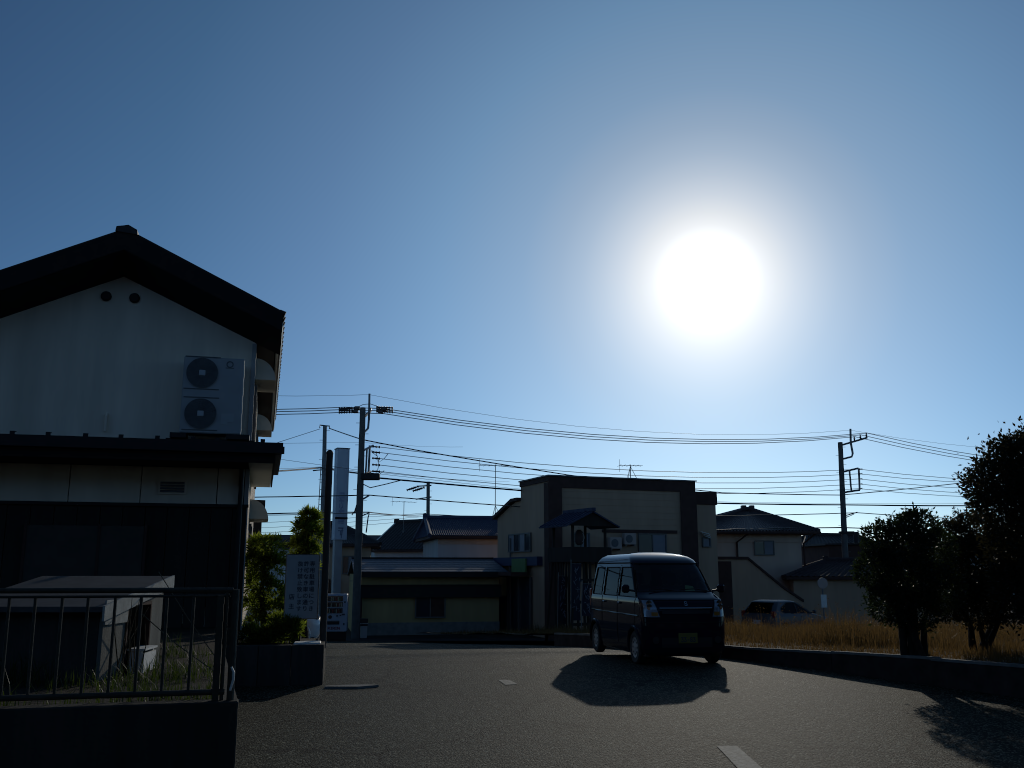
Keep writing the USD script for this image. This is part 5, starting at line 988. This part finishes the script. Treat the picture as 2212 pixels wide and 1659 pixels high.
pp = thing('paper_stack', 'pale green papers lying on the van dashboard behind the windscreen', 'papers', Frame(*VANF.w(-.42, .98, 0)[:2], 191 + 12, VANF.o[2] + 1.122))
part('sheet', M().cbox(-.15, .15, -.08, .08, 0, .012, .003), PALEG, pp); part('sheet', M().slab([(-.10, -.08, .02), (.12, -.08, .02), (.10, -.13, .17), (-.06, -.13, .15)], .006), PALEG, pp)

hb = dict(cat='car', rf=.3, bow=.12, R=.29, wheels=(1.18, -1.22),
    zs=[.18, .22, .3, .4, .5, .6, .68, .74, .78, .81, .84, .865, .89, .91, .93, .95, .97, 1.0, 1.04, 1.09, 1.14, 1.19, 1.24, 1.29, 1.33, 1.37, 1.40, 1.43, 1.45, 1.465, 1.475],
    front=[(.18, 1.75), (.25, 1.84), (.5, 1.88), (.66, 1.84), (.74, 1.72), (.81, 1.48), (.865, 1.2), (.91, .98), (.95, .86), (1.04, .72), (1.19, .46), (1.33, .18), (1.40, -.02), (1.45, -.22), (1.475, -.5)],
    rear=[(.18, -1.74), (.3, -1.84), (.6, -1.87), (.9, -1.84), (1.0, -1.80), (1.2, -1.62), (1.35, -1.48), (1.42, -1.40), (1.475, -1.2)],
    half=[(.18, .77), (.3, .82), (.6, .84), (.84, .83), (.95, .80), (1.1, .75), (1.3, .67), (1.4, .62), (1.44, .55), (1.465, .45), (1.475, .3)],
    windows=[[(.70, .96), (.25, 1.26), (-.02, 1.36), (-.28, 1.37), (-.30, .95)], [(-.36, .95), (-.34, 1.37), (-.85, 1.35), (-1.30, 1.16), (-1.34, 1.05), (-1.1, .97)]], ws=(.955, 1.37), rw=(.98, 1.36))
def hatch(label, X, Y, rot, paint, z=None):
    t, f, r, h, _ = car('hatchback_car', label, Frame(X, Y, rot, gz(Y)), hb, paint)
    for sx in (1, -1):
        part('headlight', M().cbox(sx * .52, sx * .76, 1.58, 1.76, .64, .76, .03), LAMP, t); part('tail_lamp', M().cbox(sx * .62, sx * .80, -1.84, -1.70, .78, 1.06, .03), REDLAMP, t)
        m = part('mirror', M().cbox(sx * .84, sx * 1.0, .58, .68, .94, 1.06, .03), paint, t); part('mirror_arm', M().tube([(sx * .78, .62, .95), (sx * .86, .63, .97)], .02, 6), PLASTIC, m)
        part('door_handle', M().cbox(sx * (h(.82) + .002), sx * (h(.82) + .025), -.12, .04, .81, .84, .008), paint, t)
    part('rear_plate', M().cbox(-.17, .17, -1.885, -1.872, .55, .71, .003), PLATEW, t); part('grille', M().box(-.4, .4, 1.86, 1.885, .42, .56), PLASTIC, t)
    for x in (-.35, .35): part('seat', M().cbox(x - .24, x + .24, -.35, -.15, .66, 1.18, .05), SEAT, t)
    part('dashboard', M().cbox(-.65, .65, .5, .9, .68, .93, .04), PLASTIC, t)
    return t
q = at(1692, 39.5)
hatch('silver hatchback parked beyond the dry grass in front of the garden wall', q[0], q[1], -52, SILVERP)
q = at(532, 23.5)
hatch('white car half hidden behind the clipped tree and the notice board', q[0], q[1], -75, WHITEP)

# street sign on a post
BSF = Frame(*at(1774, 36), 8, gz(36))
bs = thing('street_sign', 'small round headed street sign with white plate on a thin pole above the grass', 'sign', BSF)
z1 = BSF.px(1774, 1258)[1]; part('pole', M().tube([(0, 0, 0), (0, 0, z1 - .2)], .03, 8), STEEL, bs)
part('disc', M().lathe([(0, 0), (.2, 0), (.2, .02), (0, .02)], 1, (0, -.05, z1 - .02), 24), AC_GREY, bs)
a = BSF.px(1774, 1284)[1]; b = BSF.px(1774, 1312)[1]; part('plate', M().cbox(-.10, .12, -.05, -.03, b, a, .005), WHITE_PAINT, bs)

# ------------------------------------------------------------------ vegetation
def leaves(n, centers, radii, L, Wd, seed, updir=.3, shell=.55, droop=0., spread=1.):
    """n leaf blades (each two triangles folded along the midrib) scattered through ellipsoid clumps"""
    r = np.random.default_rng(seed); centers, radii = np.atleast_2d(centers), np.atleast_2d(radii); vol = np.prod(radii, 1) ** (2 / 3); k = r.choice(len(centers), n, p=vol / vol.sum())
    d = r.normal(size=(n, 3)); d /= np.linalg.norm(d, axis=1, keepdims=True); rad = shell + (1 - shell) * r.random(n) ** .7; rad *= 1 + .18 * r.normal(size=n) * (r.random(n) < .35)
    c = centers[k] + d * radii[k] * rad[:, None]
    g = d + r.normal(size=(n, 3)) * .7 * spread; g[:, 2] += updir; g /= np.linalg.norm(g, axis=1, keepdims=True)
    s = np.cross(g, r.normal(size=(n, 3))); s /= np.linalg.norm(s, axis=1, keepdims=True); up = np.cross(s, g); ll = L * r.uniform(.6, 1.25, n)[:, None]; ww = Wd * r.uniform(.7, 1.2, n)[:, None]
    a, b = c, c + g * ll + up * (-droop) * ll; m1, m2 = c + g * ll * .45 + s * ww + up * ww * .4, c + g * ll * .45 - s * ww + up * ww * .4
    V = np.stack([a, m1, b, m2], 1).reshape(-1, 3); i = np.arange(n)[:, None] * 4; F = np.vstack([i + [0, 1, 2], i + [0, 2, 3]]); return V, F
def tufts(nt, nl, centers, radii, L, Wd, seed, shell=.75):
    """tufts of long narrow leaves radiating from twig ends, as on a clipped yew-pine"""
    r = np.random.default_rng(seed); centers, radii = np.atleast_2d(centers), np.atleast_2d(radii); ar = (radii[:, 0] * radii[:, 2]); k = r.choice(len(centers), nt, p=ar / ar.sum())
    d = r.normal(size=(nt, 3)); d[:, 2] += .25; d /= np.linalg.norm(d, axis=1, keepdims=True); c = centers[k] + d * radii[k] * (shell + (1 - shell) * r.random(nt))[:, None]
    ax = d + r.normal(size=(nt, 3)) * .35; ax[:, 2] += .55; ax /= np.linalg.norm(ax, axis=1, keepdims=True)
    c, ax = np.repeat(c, nl, 0), np.repeat(ax, nl, 0); n = len(c); g = ax + r.normal(size=(n, 3)) * .62; g /= np.linalg.norm(g, axis=1, keepdims=True); s = np.cross(g, r.normal(size=(n, 3))); s /= np.linalg.norm(s, axis=1, keepdims=True)
    ll = L * r.uniform(.6, 1.2, n)[:, None]; ww = Wd * r.uniform(.7, 1.2, n)[:, None]; V = np.stack([c, c + g * ll * .5 + s * ww, c + g * ll, c + g * ll * .5 - s * ww], 1).reshape(-1, 3); i = np.arange(n)[:, None] * 4
    return V, np.vstack([i + [0, 1, 2], i + [0, 2, 3]])
MAKI = leafmat('yew_pine_leaf', [(0, (.035, .055, .014)), (.6, (.06, .085, .018)), (1, (.12, .11, .02))], [(0, (.22, .28, .03)), (.6, (.36, .40, .045)), (1, (.5, .42, .06))], .75)
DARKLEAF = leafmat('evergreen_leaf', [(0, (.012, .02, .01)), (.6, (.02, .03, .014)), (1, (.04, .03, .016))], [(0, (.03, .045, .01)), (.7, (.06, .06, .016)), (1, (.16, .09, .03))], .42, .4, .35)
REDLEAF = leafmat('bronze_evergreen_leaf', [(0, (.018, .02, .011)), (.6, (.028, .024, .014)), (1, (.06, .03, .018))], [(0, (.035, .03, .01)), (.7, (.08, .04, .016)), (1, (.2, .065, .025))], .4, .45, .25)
DRY = leafmat('dry_grass_blade', [(0, (.05, .03, .012)), (.45, (.10, .06, .025)), (.8, (.19, .12, .05)), (1, (.34, .28, .17))], [(0, (.15, .09, .03)), (.4, (.38, .24, .09)), (.75, (.58, .43, .20)), (1, (.78, .70, .5))], .64)
WEED = leafmat('yard_weed_blade', [(0, (.02, .032, .01)), (.6, (.04, .05, .014)), (1, (.10, .08, .03))], [(0, (.06, .09, .015)), (.7, (.14, .16, .03)), (1, (.3, .25, .1))], .45)
def trunk(t, pts, rad, name='trunk'): part(name, M().tube(pts, rad, 9), BARK, t, smooth=50)
PB0 = float(PZ) - .05
def clipped(label, u, Y, tiers, lean, seed):
    b = P(u, 1392, Y); b[2] = PB0; t = thing('clipped_tree', label, 'tree'); C, Rr = [], []
    for (tu, tv, ru, rv) in tiers: c = P(tu, tv, Y); C.append(c + [0, rng.uniform(-.1, .1), 0]); Rr.append((ru * Y / 2037, ru * Y / 2037 * .9, rv * Y / 2037))
    top = C[0]; pts = [b + (top - b) * s + [.05 * math.sin(4 * s + seed), .03 * math.cos(5 * s), 0] for s in np.linspace(0, 1, 9)]; trunk(t, pts, np.linspace(.045, .015, 9))
    for c in C:
        s = np.clip((c[2] - b[2]) / max(top[2] - b[2], .1) - .08, 0, 1); p = b + (top - b) * s
        part('branch', M().tube([p, (p + c) / 2 + [0, 0, .03], c], [.02, .014, .008], 6), BARK, t)
    nt = int(66 * len(C)); part('crown', M().add(*tufts(nt, 10, C, Rr, .145, .0105, seed, .5)), MAKI, t); return t
clipped('broad clipped yew pine in leafy tiers close against the white house corner', 572, 15.0,
        [(575, 1183, 38, 24), (556, 1215, 38, 22), (590, 1222, 32, 24), (562, 1262, 34, 20), (588, 1278, 32, 20), (552, 1305, 28, 18), (586, 1322, 32, 20), (566, 1352, 36, 20), (596, 1366, 30, 16)], 0, 3)
clipped('taller slim clipped yew pine between the notice board and the brown post', 655, 15.6,
        [(668, 1117, 19, 14), (656, 1140, 20, 13), (674, 1150, 18, 12), (650, 1176, 22, 12), (670, 1190, 19, 11), (646, 1212, 22, 14), (664, 1226, 22, 14)], 0, 9)
sh = thing('low_shrub', 'low bright leafy shrub along the planter edge under the notice board', 'shrub'); C = [P(u, v, 14.3) for u, v in ((540, 1372), (562, 1378), (585, 1376), (610, 1370), (632, 1358), (612, 1345))]
part('stem', M().tube([C[2] * [1, 1, 0] + [0, 0, PB0], C[2]], .012, 6), BARK, sh); part('foliage', M().add(*tufts(520, 9, C, [(.17, .15, .12)] * 6, .12, .0085, 21, .4)), MAKI, sh)

def bush(name, label, base, clumps, n, L, Wd, leaf, seed, stems=5, cat='bush'):
    t = thing(name, label, cat); C = np.array([c for c, _ in clumps]); Rr = np.array([r for _, r in clumps]); r = np.random.default_rng(seed)
    for k in range(stems):
        c = C[int(r.integers(0, len(C)))]; b = np.array(base) + [r.normal() * .1, r.normal() * .1, -.05]; m = b + (c - b) * .45 + [r.normal() * .08, r.normal() * .08, .1]
        trunk(t, [b, (b + m) / 2, m, c], [.06, .05, .035, .012], 'trunk' if k == 0 else 'stem')
    V, F = leaves(n, C, Rr, L, Wd, seed)
    # twiggy shoots that stand out of the outline
    q = M(); V2 = []
    for k in range(110):
        i = int(r.integers(0, len(C))); d = r.normal(size=3); d[2] = abs(d[2]) + .4; d /= np.linalg.norm(d); a = C[i] + d * Rr[i] * .8; b = C[i] + d * Rr[i] * r.uniform(1.05, 1.32) + [0, 0, .03]
        q.tube([a, (a + b) / 2, b], [.006, .004, .002], 4); s = r.random(16)[:, None]; V2.append(a + (b - a) * (.2 + .85 * s))
    part('shoots', q, BARK, t, kind='stuff'); P2 = np.vstack(V2); v2, f2 = leaves(len(P2), [[0, 0, 0]], [[.02, .02, .02]], L, Wd, seed + 1, shell=0); v2 = v2 + np.repeat(P2, 4, 0)
    part('crown', M().add(V, F).add(v2, f2), leaf, t); return t
def cl(u, v, Y, r, flat=.85): return (P(u, v, Y), np.array([r, r, r * flat]))
b = P(1975, 1398, 14.0); b[2] = float(field_z(14)) - .02
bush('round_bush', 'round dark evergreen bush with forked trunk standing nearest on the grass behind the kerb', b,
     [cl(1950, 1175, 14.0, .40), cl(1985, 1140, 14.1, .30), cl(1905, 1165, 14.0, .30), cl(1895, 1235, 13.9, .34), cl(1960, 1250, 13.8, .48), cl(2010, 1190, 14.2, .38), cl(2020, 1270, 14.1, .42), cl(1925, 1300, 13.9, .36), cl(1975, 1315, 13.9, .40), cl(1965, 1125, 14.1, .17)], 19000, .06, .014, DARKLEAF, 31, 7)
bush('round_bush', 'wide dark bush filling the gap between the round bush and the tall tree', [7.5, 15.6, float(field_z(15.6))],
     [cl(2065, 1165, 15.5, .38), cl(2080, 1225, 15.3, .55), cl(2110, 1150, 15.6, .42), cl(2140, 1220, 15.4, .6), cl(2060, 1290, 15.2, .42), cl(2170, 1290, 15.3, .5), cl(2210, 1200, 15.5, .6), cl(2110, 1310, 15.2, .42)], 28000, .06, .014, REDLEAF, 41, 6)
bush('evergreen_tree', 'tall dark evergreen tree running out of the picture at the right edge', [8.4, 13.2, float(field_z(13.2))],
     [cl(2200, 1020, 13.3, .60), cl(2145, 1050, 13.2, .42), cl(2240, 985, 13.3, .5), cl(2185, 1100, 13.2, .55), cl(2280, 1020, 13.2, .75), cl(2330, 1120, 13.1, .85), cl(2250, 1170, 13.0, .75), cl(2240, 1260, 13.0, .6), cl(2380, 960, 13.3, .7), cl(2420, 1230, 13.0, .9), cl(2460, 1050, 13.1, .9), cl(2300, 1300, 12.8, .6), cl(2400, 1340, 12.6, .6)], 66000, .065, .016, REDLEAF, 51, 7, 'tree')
# grass of the field, as one mass
def blades(xy, z, h, w, seed, lean=.35):
    r = np.random.default_rng(seed); n = len(xy); th = r.random(n) * 2 * math.pi; d = np.stack([np.cos(th), np.sin(th), np.zeros(n)], 1); l = np.abs(r.normal(size=n)) * lean
    b = np.column_stack([xy, z]); s = np.stack([-np.sin(th), np.cos(th), np.zeros(n)], 1) * (w * r.uniform(.6, 1.3, n))[:, None]; m = b + d * (h * l * .35)[:, None] + np.array([0, 0, 1]) * (h * .6)[:, None]; tp = b + d * (h * l)[:, None] + np.array([0, 0, 1]) * h[:, None]
    V = np.stack([b - s, b + s, m + s * .7, tp, m - s * .7], 1).reshape(-1, 3); i = np.arange(n)[:, None] * 5; return V, np.vstack([i + [0, 1, 2], i + [0, 2, 4], i + [4, 2, 3]]), tp
r = np.random.default_rng(77); n = 80000
y = 9 + 24 * r.random(n) ** 1.3; x = wall_x(y) + .30 + r.random(n) ** 1.2 * (4.5 + (y - 9) * .55); nz = meshkit.fbm(np.column_stack([x * .55, y * .55, 0 * x]), 3, 5)
tall = np.clip((x - wall_x(y) - 1.0 - 1.1 * meshkit.fbm(np.column_stack([x * .9, y * .9, 0 * x]), 2, 25)) / 1.3, 0, 1); h = (.04 + .10 * r.random(n)) + tall * (.10 + np.clip(nz - .30, 0, 1) * .62) * (.35 + .85 * r.random(n))
h = h * (.35 + 1.25 * meshkit.fbm(np.column_stack([x * 2.6, y * 2.6, 0 * x]), 3, 15)); hump = np.exp(-(((x - 6.3) / .9) ** 2 + ((y - 18.6) / 1.2) ** 2)); h = h + hump * .6 * r.random(n)
V, F, tips = blades(np.column_stack([x, y]), field_z(y) - .04, h, np.full(n, .0035) + .0016 * (y > 15), 78)
g = M().add(V, F)
# seed heads catching the light
sel = tips[(h > .22) & (r.random(n) < .2)]; v2, f2 = leaves(len(sel), [[0, 0, 0]], [[.01, .01, .01]], .03, .009, 79, shell=0); g.add(v2 + np.repeat(sel, 4, 0), f2)
xs_ = np.column_stack([r.uniform(4.6, 12, 600), r.uniform(15.5, 22, 600)]); xs_ = xs_[xs_[:, 0] > wall_x(xs_[:, 1]) + .8]; hs_ = r.uniform(.25, .62, len(xs_)) * (.5 + meshkit.fbm(np.column_stack([xs_ * .8, 0 * xs_[:, 0]]), 2, 4)); v3, f3, t3 = blades(xs_, field_z(xs_[:, 1]) - .03, hs_, np.full(len(xs_), .006), 81, .3); g.add(v3, f3)
tt = np.repeat(t3, 6, 0) + r.normal(size=(len(t3) * 6, 3)) * [.05, .05, .07] - [0, 0, .05]; v4, f4 = leaves(len(tt), [[0, 0, 0]], [[.01, .01, .01]], .032, .010, 82, shell=0); g.add(v4 + np.repeat(tt, 4, 0), f4)
tag(part('dry_grass', g, DRY), 'dry brown grass and weeds covering the field behind the kerb wall', 'grass', kind='stuff')
# weeds of the yard
n = 14000; p = R.w(0, 0, 0); xy = np.column_stack([r.uniform(-6.5, -1.8, n), r.uniform(5.2, 9.5, n)]); okm = np.array([yp.contains(Point(a)) for a in xy]); xy = xy[okm]; nz = meshkit.fbm(np.column_stack([xy * 1.6, 0 * xy[:, 0]]), 3, 9)
keep = nz > .47; xy, nz = xy[keep], nz[keep]; hh = (.03 + .12 * r.random(len(xy))) * np.clip((nz - .44) * 9, .3, 1.7)
V, F, _ = blades(xy, np.full(len(xy), RZ - .03), hh, np.full(len(xy), .004), 80, .6)
tag(part('yard_weeds', M().add(V, F), WEED), 'patchy green weeds in the raised yard behind the fence', 'weeds', kind='stuff')
